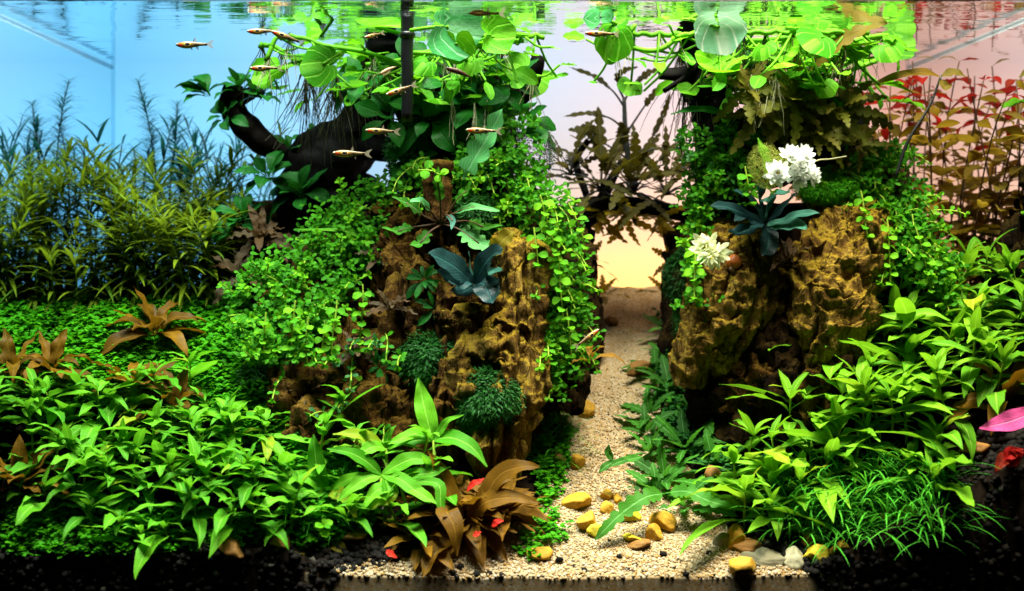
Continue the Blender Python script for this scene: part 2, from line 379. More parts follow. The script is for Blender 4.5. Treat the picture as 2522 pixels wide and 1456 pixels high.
def kidney_arr(r=0.5, cup=0.12, notch=0.35, nth=20, nr=3):
    """round leaf with a notch at the stalk, stalk joint at the origin"""
    V = [(0, 0, 0)]; U = [(0.5, 0.5)]
    for k in range(1, nr+1):
        q = k/nr
        for i in range(nth+1):
            th = -PI+2*PI*i/nth
            e = abs(th)/PI
            rr = r*(1.0-notch*max(0, (e-0.72)/0.28)**1.6)*(1+0.06*math.sin(5*th+1))
            th2 = th*0.965
            V.append((q*rr*math.cos(th2)*1.0+q*0.12*r, q*rr*math.sin(th2)*1.08, cup*r*q*q+0.05*r*q*q*math.sin(3*th)+R(-.015, .015)*r*q))
            U.append((0.5+0.5*th/PI*q*0.9, q*0.9))
    F = []
    for i in range(nth): F.append((0, 1+i, 2+i, 0))
    for k in range(nr-1):
        b0 = 1+k*(nth+1); b1 = b0+nth+1
        for i in range(nth): F.append((b0+i, b1+i, b1+i+1, b0+i+1))
    return V, F, U
def kidney_mesh(name, mat, **kw):
    V, F, U = kidney_arr(**kw)
    me = bpy.data.meshes.new(name); me.from_pydata(V, [], [f if f[3] else f[:3] for f in F])
    l = me.uv_layers.new(name='UVMap')
    l.data.foreach_set('uv', [c for lp in me.loops for c in U[lp.vertex_index]])
    me.polygons.foreach_set('use_smooth', [True]*len(me.polygons)); me.materials.append(mat); return me
def leafset(name, mat, n, Wr, prof, **kw):
    out = []
    for _ in range(n):
        k = dict(kw)
        k['droop'] = R(*k.get('droop', (0.2, 1.1))); k['fold'] = R(*k.get('fold', (0.05, 0.45))); k['wave'] = R(*k.get('wave', (0, 0.05)))
        k['twist'] = R(-0.5, 0.5)
        out.append(mesh_np(name, *leaf_arr(1.0, R(*Wr), prof, **k), mat))
    return out
LS = {
    'lance': leafset('lance_leaf', M['lance'], 14, (0.24, 0.36), 'lance', nl=10, droop=(0.3, 1.7), wave=(0.02, .13)),
    'lance_warm': leafset('lance_leaf', M['lance_warm'], 14, (0.20, 0.31), 'lance', nl=10, droop=(0.3, 1.8), wave=(0.02, .13)),
    'brown': leafset('brown_leaf', M['brown'], 10, (0.22, 0.34), 'lance', nl=11, droop=(0.3, 1.9), wave=(0.04, .16), pet=0.12),
    'brownflat': leafset('brown_leaf', M['brown'], 10, (0.20, 0.30), 'lance', nl=11, droop=(0.0, 1.1), wave=(0.04, .14), pet=0.10),
    'umbrella': [kidney_mesh('umbrella_leaf', M['umbrella'], cup=.2, notch=.1)],
    'darkbrown': leafset('dark_brown_leaf', M['darkbrown'], 5, (0.2, 0.26), 'strap', nl=14, droop=(0.6, 1.8), wave=(0.14, .28), wf=4),
    'red': leafset('red_leaf', M['redleaf'], 6, (0.30, 0.42), 'crypt', droop=(0.3, 1.3), pet=0.14),
    'olive': leafset('olive_leaf', M['olive'], 6, (0.30, 0.42), 'crypt', droop=(0.3, 1.3), pet=0.14),
    'anubias': leafset('broad_leaf', M['anubias'], 7, (0.40, 0.56), 'crypt', droop=(0.3, 1.4), wave=(0, .07), pet=0.18),
    'buce': leafset('teal_leaf', M['buce'], 6, (0.30, 0.42), 'oval', droop=(0.1, 0.9), wave=(0, .06), pet=0.12),
    'bucepale': leafset('pale_teal_leaf', M['bucepale'], 4, (0.26, 0.36), 'oval', droop=(0.1, 0.9), wave=(0.02, .08), pet=0.12),
    'smallrosette': leafset('small_green_leaf', M['anubias'], 5, (0.26, 0.36), 'spoon', droop=(0.4, 1.2), nl=6),
    'lobed': leafset('lobed_leaf', M['lobed'], 6, (0.28, 0.36), lobed_prof(7), nl=32, nw=2, droop=(0.3, 1.2), fold=(0, .2)),
    'lobeddark': leafset('dark_lobed_leaf', M['lobeddark'], 8, (0.17, 0.26), lobed_prof(6), nl=30, nw=2, droop=(0.3, 1.3), fold=(0, .2)),
    'lobedolive': leafset('olive_lobed_leaf', M['lobedolive'], 6, (0.26, 0.36), lobed_prof(6), nl=30, nw=2, droop=(0.3, 1.3), fold=(0, .2)),
    'lobedyellow': leafset('amber_lobed_leaf', M['lobedyellow'], 4, (0.26, 0.34), lobed_prof(6), nl=30, nw=2, droop=(0.3, 1.0), fold=(0, .2)),
    'petal': leafset('petal', M['petal'], 5, (0.36, 0.5), 'spoon', droop=(-0.9, -0.2), fold=(0.1, .4), nl=6),
    'petalcream': leafset('petal', M['petalcream'], 5, (0.32, 0.44), 'spoon', droop=(-1.2, -0.3), fold=(0.1, .4), nl=6),
    'float': [kidney_mesh('floating_leaf', M['float'], cup=R(-.35, .35), notch=R(.2, .5)) for _ in range(9)],
    'floatoval': leafset('floating_leaf', M['float'], 7, (0.42, 0.66), 'oval', droop=(-.2, 1.0), wave=(.02, .10), pet=0.05),
    'pale': [kidney_mesh('pale_leaf', M['paleleaf'], cup=R(.1, .25), notch=R(.2, .4)) for _ in range(2)],
}
T_VINE = leaf_arr(1.0, 0.62, 'spoon', nl=4, nw=2, droop=0.5, fold=0.15)
T_ROUND = leaf_arr(1.0, 0.80, 'spoon', nl=5, nw=2, droop=0.5, fold=0.12)
T_NARROW = leaf_arr(1.0, 0.09, 'lance', nl=5, nw=2, droop=0.7, fold=0.2)
T_HAIR = leaf_arr(1.0, 0.05, 'lance', nl=4, nw=1, droop=0.9, fold=0)
T_MOSS = leaf_arr(1.0, 0.22, 'lance', nl=3, nw=1, droop=0.5, fold=0)
VINELEAF = [mesh_np('round_leaf', *leaf_arr(1.0, R(.68, .85), 'spoon', nl=5, nw=4, droop=R(.2, .9), fold=R(.05, .25)), M['vine']) for _ in range(4)]

def frame(d, up):
    x = Vector(d).normalized(); y = Vector(up).cross(x)
    if y.length < 1e-4: y = Vector((0, 1, 0)).cross(x)
    y.normalize(); z = x.cross(y)
    return Matrix((x, y, z)).transposed()
def dirv(az, el): return Vector((math.cos(az)*math.cos(el), math.sin(az)*math.cos(el), math.sin(el)))
def put(parent, me, loc, d, s, up=(0, 0, 1), roll=0.0, name='leaf', mat=None):
    o = bpy.data.objects.new(name, me); C.objects.link(o); o.parent = parent
    m = frame(d, up)
    if roll: m = m @ Matrix.Rotation(roll, 3, 'X')
    o.matrix_basis = Matrix.Translation(loc) @ (m.to_4x4()) @ Matrix.Scale(s, 4)
    return o
def batch(name, T, items, mat):
    """one mesh from many small copies of a leaf shape: items are (direction, up, scale, place)"""
    V, F, U = T
    A = np.array([np.array(frame(d, u))*s for d, u, s, p in items], np.float32)
    P = np.array([tuple(p) for d, u, s, p in items], np.float32)
    W = (np.einsum('nij,vj->nvi', A, V)+P[:, None, :]).reshape(-1, 3)
    n = len(items); FF = (F[None]+(np.arange(n)*len(V))[:, None, None]).reshape(-1, 4)
    return mesh_np(name, W, FF, np.tile(U, (n, 1)), mat)

ORD = ['first', 'second', 'third', 'fourth', 'fifth', 'sixth', 'seventh', 'eighth', 'ninth', 'tenth', 'eleventh', 'twelfth']
def number(things, text, start='left'):
    """labels in the order in which they stand from left to right"""
    def U(o): return px(o.matrix_basis.translation)[0]
    L = sorted(things, key=U); n = len(L)
    for i, o in enumerate(L):
        w = 'leftmost' if i == 0 else 'rightmost' if i == n-1 else ORD[i]+' from the left' if i < (n+1)//2 else ORD[n-1-i]+' from the right'
        o['label'] = text.format(w)

# ---------------------------------------------------------------- the ground
FX = [-4.6, -2.7, -2.05, -1.7, -1.42, -1.25, 2.6, 2.75, 3.04, 3.38, 3.72, 4.06, 4.48, 4.9]
FZ = [.31, .36, .43, .41, .30, .16, .14, .24, .41, .65, .75, .92, 1.16, 1.25]
PY = [-.1, 0.0, .3, 0.5, 1.0, 2.0, 3.0, 4.5]
PC = [.70, .71, 1.0, 1.14, 1.22, 1.15, 1.3, 1.50]
PW = [2.08, 2.02, 1.35, .95, .66, .45, .44, .46]
def z_path(y): return .165+2.24*(max(0, y)/4.35)
GY = [-.1, 0, .5, 1, 1.5, 2, 2.6, 4.3, 4.6]; GZ = [0, 0, .21, .42, .62, .80, .94, 1, 1]
def z_soil(x, y):
    f = float(np.interp(x, FX, FZ)); z = f+(2.45-f)*float(np.interp(y, GY, GZ))
    d = abs(x-float(np.interp(y, PY, PC)))-float(np.interp(y, PY, PW))
    z = lerp(min(z, z_path(y)+.08), z, sstep(0, 2.2, d)) if y > 0 else z
    return z+0.05*noise.noise(Vector((x*1.3, y*1.3, 3)))+0.02*noise.noise(Vector((x*5, y*5, 1)))
def path_s(x, y):
    return (x-float(np.interp(y, PY, PC)))/float(np.interp(y, PY, PW))
def zg(x, y):
    return max(z_soil(x, y)-0.3*sstep(1.15, .85, abs(path_s(x, y))), z_path(y) if abs(path_s(x, y)) < 1.15 else -9)
mb = MB(); nx, ny = 150, 90
xs = np.linspace(-4.27, 4.73, nx); ys = np.linspace(0, 4.5, ny)
rows = [[Vector((x, 0.0, -.35)) for x in xs]]+[[Vector((x, 0.0, (z_soil(x, 0)-0.3*sstep(1.15, .85, abs(path_s(x, 0))))*k-.35*(1-k))) for x in xs] for k in (.5,)]
rows += [[Vector((x, y, z_soil(x, y)-0.3*sstep(1.15, .85, abs(path_s(x, y))))) for x in xs] for y in ys]
mb.grid(rows, [[(0, 0)]*nx]*len(rows))
struct('soil_ground', mb.mesh('soil_ground', M['soil']))
mb = MB(); ss = np.linspace(-1.12, 1.12, 60); rows = []
def zs(s, y):
    x = np.interp(y, PY, PC)+s*np.interp(y, PY, PW)
    return z_path(y)+0.02*noise.noise(Vector((x*2.5, y*2.5, 0)))+0.010*noise.noise(Vector((x*9, y*9, 0)))+0.03*abs(s)**3
yy = [-.004, -.004]+list(np.linspace(-.004, 4.45, 120))
for k, y in enumerate(yy):
    r = []
    for s in ss:
        x = float(np.interp(y, PY, PC)+s*np.interp(y, PY, PW))
        r.append(Vector((x, y, -.35 if k == 0 else zs(s, max(0, y))-(0.02 if k == 1 else 0))))
    rows.append(r)
mb.grid(rows, [[(0, 0)]*60]*len(rows))
struct('sand_path', mb.mesh('sand_path', M['sand']))

def ico(sub=0, flat=False):
    bm = bmesh.new(); bmesh.ops.create_icosphere(bm, subdivisions=sub, radius=1)
    V = np.array([v.co[:] for v in bm.verts], np.float32); F = np.array([[v.index for v in f.verts] for f in bm.faces], np.int32); bm.free()
    return V, F
IV, IF = ico(1)
def grains(name, pts, rad, mat):
    n = len(pts); rad = np.asarray(rad, np.float32)
    A = rng.normal(0, 1, (n, 3, 3)); Q, _ = np.linalg.qr(A)
    sc3 = rad[:, None]*rng.uniform(0.7, 1.3, (n, 3))
    V = IV[None]*rng.uniform(.86, 1.14, (n, len(IV), 1))*sc3[:, None, :]
    W = np.einsum('nij,nvj->nvi', Q, V)+np.asarray(pts)[:, None, :]
    F = (IF[None]+(np.arange(n)*len(IV))[:, None, None]).reshape(-1, 3)
    o = link(name, mesh_np(name, W.reshape(-1, 3), F, None, mat, smooth=False)); o['kind'] = 'stuff'; return o
pts = []; rad = []
while len(pts) < 13000:
    y = abs(random.betavariate(0.9, 3.2))*3.4; s = R(-1.1, 1.1)
    if y > .5 and R(0, 1) < .3: continue
    x = float(np.interp(y, PY, PC)+s*np.interp(y, PY, PW)); r = R(.008, .016)*(1.15 if y < .25 else .8)
    pts.append((x, y, zs(s, y)+R(-.3, .5)*r)); rad.append(r)
IV, IF = ico(0+1)
grains('sand_grains', pts, rad, M['grain'])['label'] = 'coarse pale quartz grains covering the sand path'
pts = []; rad = []
while len(pts) < 3600:
    x = R(-4.2, 4.6); y = abs(random.gauss(0, .22))
    if abs(path_s(x, y)) < .98 and R(0, 1) < .985: continue
    r = R(.018, .042); pts.append((x, y, (z_soil(x, y) if abs(path_s(x, y)) > .98 else z_path(y))+R(-.5, .5)*r)); rad.append(r)
for _ in range(1500):                                     # grains pressed against the front of the bed
    x = R(-4.2, 4.6); r = R(.018, .04); zt = z_soil(x, 0) if abs(path_s(x, 0)) > 1.0 else -.1
    pts.append((x, R(-.01, .02), R(-.1, max(0, zt)))); rad.append(r)
grains('soil_grains', pts, rad, M['soilgrain'])['label'] = 'black soil granules along the front edge of the planted bed'

# ---------------------------------------------------------------- the tank
XL, XR, YB, ZW = -4.27, 4.73, 4.5, 5.0
def quad(name, pts, mat, n=1):
    return mesh_np(name, [tuple(p) for p in pts], [(0, 1, 2, 3)], [(0, 0), (1, 0), (1, 1), (0, 1)], mat, False)
def boxmesh(name, lo, hi, mat, bev=0.0):
    bm = bmesh.new(); bmesh.ops.create_cube(bm, size=1)
    for v in bm.verts: v.co = Vector([(lo[i]+hi[i])/2+v.co[i]*(hi[i]-lo[i]) for i in range(3)])
    if bev: bmesh.ops.bevel(bm, geom=bm.edges[:], offset=bev, segments=2, affect='EDGES')
    me = bpy.data.meshes.new(name); bm.to_mesh(me); bm.free(); me.materials.append(mat); return me
tank = thing('aquarium_tank', 'rectangular glass aquarium holding the whole planted scene', 'aquarium', (0.23, 0, 0))
def tankpart(name, me):
    o = link(name, me, tank); o.matrix_parent_inverse = Matrix.Translation((-.23, 0, 0)); return o
tankpart('back_pane', quad('back_pane', [(XL, YB, -.4), (XR, YB, -.4), (XR, YB, 6.2), (XL, YB, 6.2)], M['frost']))
tankpart('side_pane', quad('side_pane', [(XL, 0, -.4), (XL, YB, -.4), (XL, YB, 5.3), (XL, 0, 5.3)], M['glass']))
tankpart('side_pane', quad('side_pane', [(XR, 0, -.4), (XR, YB, -.4), (XR, YB, 5.3), (XR, 0, 5.3)], M['glass']))
for x in (XL, XR):
    s = 1 if x < 0 else -1
    tankpart('corner_seam', boxmesh('corner_seam', (min(x+s*.003, x+s*.022), YB-.02, -.3), (max(x+s*.003, x+s*.022), YB-.003, 5.2), M['silicone'], .008))
tankpart('top_rim', boxmesh('top_rim', (XL, -.08, 5.0), (XR, -.02, 5.14), M['black'], .01))
for x, s in ((XL, 1), (XR, -1)):
    m = boxmesh('waterline_strip', (min(x+s*.004, x+s*.02), .02, 4.92), (max(x+s*.004, x+s*.02), YB-.03, 4.965), M['silicone'], .006); tankpart('waterline_strip', m)
mb = MB(); gx = np.linspace(XL+.002, XR-.002, 90); gy = np.linspace(0, YB-.002, 60)
mb.grid([[Vector((x, y, ZW+.006*noise.noise(Vector((x*1.2, y*3.0, 0)))+.0025*noise.noise(Vector((x*3.2, y*8, 5))))) for x in gx] for y in gy], [[(0, 0)]*90]*60)
struct('water', mb.mesh('water', M['water']))

# ---------------------------------------------------------------- rocks and wood
def rock(name, label, spine, mat, seed, amp=.16, freq=2.2, na=150, nz=130, pits=.5, squash=.75, cat='rock', tend=.16, bend=.1):
    """spine rows: u, v, depth y, half width in photo units; lofted upward with deep vertical fissures"""
    P = [(at(u, v, y), w*(y+DIST)/FPX) for u, v, y, w in spine]
    c = catmull([p for p, w in P], nz); ws = np.interp(np.linspace(0, 1, nz), np.linspace(0, 1, len(P)), [w for p, w in P])
    base = c[0].copy(); rows = []; uv = []
    off = Vector((seed*7.3, seed*3.1, seed*1.7))
    for i in range(nz):
        t = i/(nz-1); k = 1.0
        if t > 1-tend: k = math.sqrt(max(0, 1-((t-1+tend)/tend)**2))
        if t < bend: k = min(k, .8+.2*t/bend)
        row = []
        for j in range(na):
            th = 2*PI*j/na; ca, sa = math.cos(th), math.sin(th)
            e = (abs(ca)**2.6+abs(sa)**2.6)**(-1/2.6)
            p = c[i]+Vector((ca*e*ws[i]*k, sa*e*ws[i]*squash*k, 0))
            wp = Vector((noise.noise(p*1.6+off), noise.noise(p*1.6-off), 0))*.3
            q = Vector((p.x, p.y, p.z*.22))*freq+off+wp
            rg = 1-min(1, abs(noise.noise(q))*4.2); rg2 = 1-min(1, abs(noise.noise(Vector((q.x*2.7, q.y*2.7, q.z*2.2))+off))*3.6)
            big = noise.noise(Vector((p.x, p.y, p.z*.6))*1.3+off)
            pit = 0
            d = noise.voronoi(Vector((p.x*2.0, p.y*2.0, p.z*1.3))+off+wp*2)[0][0]
            if d < .30: pit = min(1, (1-(d/.30))*1.7)
            tf = noise.turbulence(p*4.2+off, 5, True)
            f = noise.fractal(p*9+off, .8, 2.2, 4)
            dr = (-amp*1.0*rg**1.5-amp*.55*rg2**2+amp*.55+amp*1.1*big-amp*pits*pit*1.3-amp*.55*(tf-.6)+amp*.22*f)*min(1, k*1.5)
            row.append(p+Vector((ca, sa, 0))*dr+Vector((0, 0, amp*.5*f*k)))
        rows.append(row); uv.append([(0, 0)]*na)
    cen = sum(rows[-1], Vector())/na
    rows.append([cen]*na); uv.append([(0, 0)]*na)
    m = MB(); m.grid([[p-base for p in r] for r in rows], uv, True)
    o = link(name, m.mesh(name, mat)); o.location = base
    return tag(o, label, cat)
rock('dragon_stone', 'tall ochre fissured stone buttress with moss, beside the sand path', [(1220, 1190, 1.05, 45), (1230, 1080, 1.05, 60), (1265, 960, 1.05, 62), (1270, 840, 1.12, 55), (1275, 720, 1.2, 52), (1280, 620, 1.3, 58), (1250, 560, 1.4, 40)], M['rock'], 1, .13, 3.0)
rock('dragon_stone', 'big brown crevassed stone forming the centre of the left island', [(1100, 1180, 1.75, 190), (1090, 1000, 1.75, 195), (1110, 860, 1.8, 200), (1120, 700, 1.85, 185), (1110, 560, 2.0, 150), (1090, 470, 2.2, 110)], M['rockbrown'], 2, .20, 2.4, 230, 210)
rock('dragon_stone', 'ochre stone step with two dark holes below the teal rosette', [(1170, 980, 1.15, 60), (1180, 900, 1.2, 70), (1185, 800, 1.25, 75), (1170, 745, 1.3, 55)], M['rock'], 3, .14, 3.0, 70, 60, .9)
rock('dragon_stone', 'dark brown split stone at the lower left of the left island', [(860, 1130, 1.3, 170), (850, 1000, 1.45, 165), (830, 880, 1.6, 160), (800, 760, 1.8, 130), (780, 690, 2.0, 90)], M['rockbrown'], 4, .18, 2.6, 140, 110)
rock('dragon_stone', 'narrow brown stone spine between mossy clumps on the left island', [(1000, 1100, 1.25, 42), (1000, 980, 1.3, 46), (1010, 860, 1.35, 40), (1000, 760, 1.4, 36), (990, 640, 1.5, 40)], M['rockbrown'], 5, .09, 3.5, 50, 60)
rock('wood_stump', 'short upright tan stump sticking out above the left island', [(1080, 540, 1.42, 26), (1078, 465, 1.42, 22), (1082, 392, 1.42, 26)], M['rockbrown'], 6, .05, 5, 36, 40, cat='stump')
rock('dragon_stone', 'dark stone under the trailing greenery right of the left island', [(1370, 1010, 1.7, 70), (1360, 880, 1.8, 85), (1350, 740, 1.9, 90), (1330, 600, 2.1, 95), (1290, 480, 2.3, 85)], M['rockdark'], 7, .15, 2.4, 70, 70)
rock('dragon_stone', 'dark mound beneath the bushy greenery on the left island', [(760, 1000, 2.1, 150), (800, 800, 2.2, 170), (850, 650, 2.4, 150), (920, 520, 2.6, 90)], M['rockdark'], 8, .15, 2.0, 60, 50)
rock('dragon_stone', 'tall ochre stone on the right island carrying the lower white flower', [(1730, 950, 1.55, 42), (1768, 860, 1.55, 84), (1805, 760, 1.6, 108), (1810, 660, 1.65, 106), (1790, 590, 1.75, 88), (1775, 535, 1.9, 62)], M['rock'], 9, .135, 2.0, 210, 190, .35)
rock('dragon_stone', 'ochre stone with a hollow top and yellow crust on the right island', [(2020, 900, 1.5, 70), (2050, 800, 1.5, 100), (2062, 700, 1.55, 112), (2075, 600, 1.6, 108), (2080, 530, 1.7, 84), (2070, 490, 1.8, 70)], M['rock'], 10, .135, 1.9, 210, 190, .6)
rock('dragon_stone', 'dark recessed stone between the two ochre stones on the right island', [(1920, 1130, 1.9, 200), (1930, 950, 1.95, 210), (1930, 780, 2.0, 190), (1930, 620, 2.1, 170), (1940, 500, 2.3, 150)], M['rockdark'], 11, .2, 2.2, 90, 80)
rock('dragon_stone', 'brown ragged stone low on the right island behind the green leaves', [(2020, 1120, 1.35, 85), (2040, 1000, 1.4, 80), (2050, 900, 1.45, 60), (2060, 860, 1.5, 40)], M['rockbrown'], 12, .16, 3, 70, 60)
rock('dragon_stone', 'dark hanging stone lip under the lower white flower', [(1790, 1010, 1.6, 60), (1830, 930, 1.65, 75), (1850, 850, 1.7, 70)], M['rockbrown'], 13, .16, 3, 60, 50)
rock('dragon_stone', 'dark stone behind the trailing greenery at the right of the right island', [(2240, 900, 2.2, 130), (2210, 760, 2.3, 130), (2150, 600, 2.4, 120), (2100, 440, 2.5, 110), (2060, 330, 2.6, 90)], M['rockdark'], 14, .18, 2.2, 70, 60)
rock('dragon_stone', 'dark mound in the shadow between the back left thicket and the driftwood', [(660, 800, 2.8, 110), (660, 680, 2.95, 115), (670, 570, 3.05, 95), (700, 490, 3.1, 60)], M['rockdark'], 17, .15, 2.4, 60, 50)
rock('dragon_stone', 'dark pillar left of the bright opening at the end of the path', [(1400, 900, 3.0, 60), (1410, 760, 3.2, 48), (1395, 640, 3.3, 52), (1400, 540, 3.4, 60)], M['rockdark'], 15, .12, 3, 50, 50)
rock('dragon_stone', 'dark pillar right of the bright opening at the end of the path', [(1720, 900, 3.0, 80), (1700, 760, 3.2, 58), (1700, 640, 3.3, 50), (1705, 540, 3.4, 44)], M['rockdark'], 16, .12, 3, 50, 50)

def branch(m, pts, n=22, sides=14, amp=.12, seed=0, mi=0):
    """pts: u, v, y, radius in photo units"""
    c = catmull([at(u, v, y) for u, v, y, r in pts], n)
    rr = np.interp(np.linspace(0, 1, n), np.linspace(0, 1, len(pts)), [r*(y+DIST)/FPX for u, v, y, r in pts])
    P = []; U = []
    for i, p in enumerate(c):
        t = (c[min(i+1, n-1)]-c[max(i-1, 0)]).normalized()
        a = t.cross(Vector((.2, 1, .1))).normalized(); b = t.cross(a)
        P.append([p+(a*math.cos(2*PI*k/sides)+b*math.sin(2*PI*k/sides))*rr[i]*(1+amp*3*noise.noise(p*2.2+a*math.cos(2*PI*k/sides)*.8+b*math.sin(2*PI*k/sides)*.8+Vector((seed, 0, 0)))+amp*1.2*noise.noise((p+a*math.cos(2*PI*k/sides)*rr[i]+b*math.sin(2*PI*k/sides)*rr[i])*9)) for k in range(sides)])
        U.append([(0, i/n)]*sides)
    P = [[c[0]]*sides]+P+[[c[-1]]*sides]; U = [U[0]]+U+[U[-1]]
    m.grid(P, U, True, mi)
def wood(name, label, parts, base, cat='driftwood'):
    t = thing(name, label, cat, base)
    for i, (pn, pts, mt, kw) in enumerate(parts):
        m = MB(); branch(m, pts, seed=i*5.1+len(label), **kw)
        o = link(pn, m.mesh(pn, M[mt]), t); o.matrix_parent_inverse = Matrix.Translation(-Vector(base))
    return t
wood('driftwood', 'black gnarled driftwood rising behind the left island with a curved branch', [
    ('trunk', [(830, 680, 2.9, 140), (820, 560, 3.0, 130), (805, 460, 3.0, 100), (855, 360, 3.0, 76), (910, 270, 3.0, 60), (930, 180, 2.95, 54), (955, 90, 2.8, 44)], 'wood', dict(n=60, sides=26, amp=.17)),
    ('branch', [(840, 370, 3.0, 56), (750, 392, 3.0, 34), (675, 368, 2.95, 26), (612, 322, 2.9, 30), (570, 268, 2.9, 32), (575, 210, 2.9, 22)], 'woodbrown', dict(n=50, amp=.22)),
    ('branch', [(860, 350, 2.95, 48), (950, 370, 2.8, 30), (1020, 350, 2.6, 26), (1100, 330, 2.4, 24)], 'wood', dict(n=26)),
    ('root', [(830, 470, 3.0, 60), (900, 470, 3.0, 42), (950, 520, 2.9, 36), (1000, 600, 2.8, 30)], 'wood', dict(n=24)),
    ('stub', [(575, 260, 2.9, 16), (620, 225, 2.9, 18), (650, 230, 2.9, 10)], 'wood', dict(n=18)),
], at(830, 680, 2.9))
wood('driftwood', 'thick dark wood trunk hidden among leaves above the left island', [  # added dark wood that blocks the bright back pane behind the leaves
    ('trunk', [(1130, 520, 2.7, 120), (1120, 400, 2.7, 130), (1110, 300, 2.7, 125), (1140, 200, 2.6, 110), (1150, 120, 2.5, 70)], 'wood', dict(n=40, sides=22)),
    ('branch', [(1150, 300, 2.6, 50), (1240, 260, 2.5, 40), (1300, 200, 2.4, 26), (1330, 140, 2.3, 16)], 'wood', dict(n=24))], at(1130, 520, 2.7))
wood('driftwood', 'black upright trunk with a cut side branch above the right island', [
    ('trunk', [(1780, 560, 2.1, 70), (1770, 420, 2.1, 52), (1752, 320, 2.05, 46), (1748, 220, 2.0, 50), (1735, 130, 2.0, 46), (1715, 70, 2.0, 52), (1700, 30, 2.0, 40)], 'wood', dict(n=44, sides=20)),
    ('branch', [(1740, 165, 2.0, 30), (1690, 182, 1.95, 18), (1625, 184, 1.9, 14)], 'wood', dict(n=20)),
    ('branch', [(1740, 120, 2.0, 20), (1690, 185, 1.8, 7), (1635, 224, 1.7, 6)], 'wood', dict(n=20, sides=8)),
    ('branch', [(1760, 400, 2.15, 40), (1840, 360, 2.3, 90), (1960, 340, 2.4, 120), (2070, 320, 2.5, 80), (2120, 300, 2.5, 40)], 'wood', dict(n=30, sides=20)),
    ('branch', [(1960, 360, 2.4, 40), (1990, 280, 2.3, 22), (1995, 200, 2.25, 12), (2000, 150, 2.2, 7)], 'wood', dict(n=22))], at(1780, 560, 2.1))
wood('driftwood', 'dark wooden arch bridging the two islands over the path', [
    ('arch', [(1400, 640, 3.3, 40), (1415, 545, 3.4, 34), (1490, 508, 3.45, 24), (1580, 512, 3.45, 20), (1660, 528, 3.4, 18), (1740, 535, 3.3, 24)], 'wood', dict(n=50, amp=.22)),
    ('branch', [(1480, 500, 3.4, 16), (1530, 400, 3.5, 9), (1545, 430, 3.5, 6)], 'wood', dict(n=16, sides=8)),
    ('branch', [(1445, 480, 3.4, 10), (1420, 400, 3.5, 9), (1450, 345, 3.5, 8)], 'wood', dict(n=16, sides=8))], at(1400, 640, 3.3))

# the black rod that hangs from the surface
t = thing('filter_pipe', 'black upright pipe hanging from the water surface into the left foliage', 'pipe', at(1003, 300, 1.3))
m = MB(); b0 = at(1003, 300, 1.3); z1 = 5.25
m.tube([Vector((b0.x+.02*noise.noise(Vector((0, 0, k*.8))), 1.3, b0.z+(z1-b0.z)*k/14)) for k in range(15)], [.052+.012*k/14 for k in range(15)], 14)
o = link('pipe', m.mesh('pipe', M['black']), t); o.matrix_parent_inverse = Matrix.Translation(-b0)
m = MB(); m.tube([Vector((b0.x, 1.3, 4.86)), Vector((b0.x, 1.3, 4.875)), Vector((b0.x, 1.3, 4.91)), Vector((b0.x, 1.3, 4.92))], [.06, .074, .074, .06], 14)
o = link('collar', m.mesh('collar', M['black']), t); o.matrix_parent_inverse = Matrix.Translation(-b0)

# ---------------------------------------------------------------- plant builders
def stem_mesh(h, lean, r, mat, n=8, wob=.04):
    m = MB(); pts = []
    a = R(0, 6.28)
    for i in range(n):
        t = i/(n-1); pts.append(Vector((lean[0]*t*t*h+wob*h*math.sin(3*t+a)*t, lean[1]*t*t*h+wob*h*math.cos(3*t+a)*t, h*t)))
    m.tube(pts, [r*(1-.45*i/(n-1)) for i in range(n)], 6)
    return m.mesh('stem', mat), pts
def stem_plant(name, cat, loc, group, ls, h, nodes, per, L, stem='vinestem', lean=(0, 0), r=.014, el=(.0, .75), z0=.25, label=None, tipup=True):
    t = thing(name, label, cat, loc, group)
    me, pts = stem_mesh(h, lean, r, M[stem]); link('stem', me, t)
    az = R(0, 6.28)
    for i in range(nodes):
        f = z0+(1-z0)*i/max(1, nodes-1); k = f*(len(pts)-1); a = int(min(k, len(pts)-2)); p = pts[a].lerp(pts[a+1], k-a)
        az += PI/2+R(-.3, .3)
        for j in range(per):
            e = lerp(el[0], el[1], f)+R(-.22, .22)
            s = R(*L)*(1-.35*(f > .9))*(.75+.25*math.sin(PI*min(1, f+.15)))
            put(t, random.choice(ls), p, dirv(az+j*2*PI/per+R(-.2, .2), e), s, roll=R(-.25, .25))
    if tipup:
        for j in range(2): put(t, random.choice(ls), pts[-1], dirv(R(0, 6.28), R(.9, 1.35)), R(*L)*.5)
    return t
def rosette(name, cat, loc, group, ls, n, L, el=(.1, 1.2), label=None, normal=(0, -.25, 1), azr=(0, 2*PI), stalk=None, up=None):
    t = thing(name, label, cat, loc, group)
    N = Vector(normal).normalized(); Q = N.to_track_quat('Z', 'Y').to_matrix()
    for i in range(n):
        f = (i+.5)/n
        az = azr[0]+(azr[1]-azr[0])*((i*.618+R(-.04, .04)) % 1.0); e = lerp(el[0], el[1], f)+R(-.15, .15)
        d = Q @ dirv(az, e); p0 = d*0.02
        s = R(*L)*(1-.25*f)
        if stalk:
            q = d*R(.25, .5)*s; m = MB(); m.tube([Vector(), q*.5+N*.02, q], [.011, .009, .007], 5)
            link('leaf_stalk', m.mesh('leaf_stalk', M[stalk]), t); p0 = q
        put(t, random.choice(ls), p0, d, s, N, roll=R(-.3, .3))
    return t
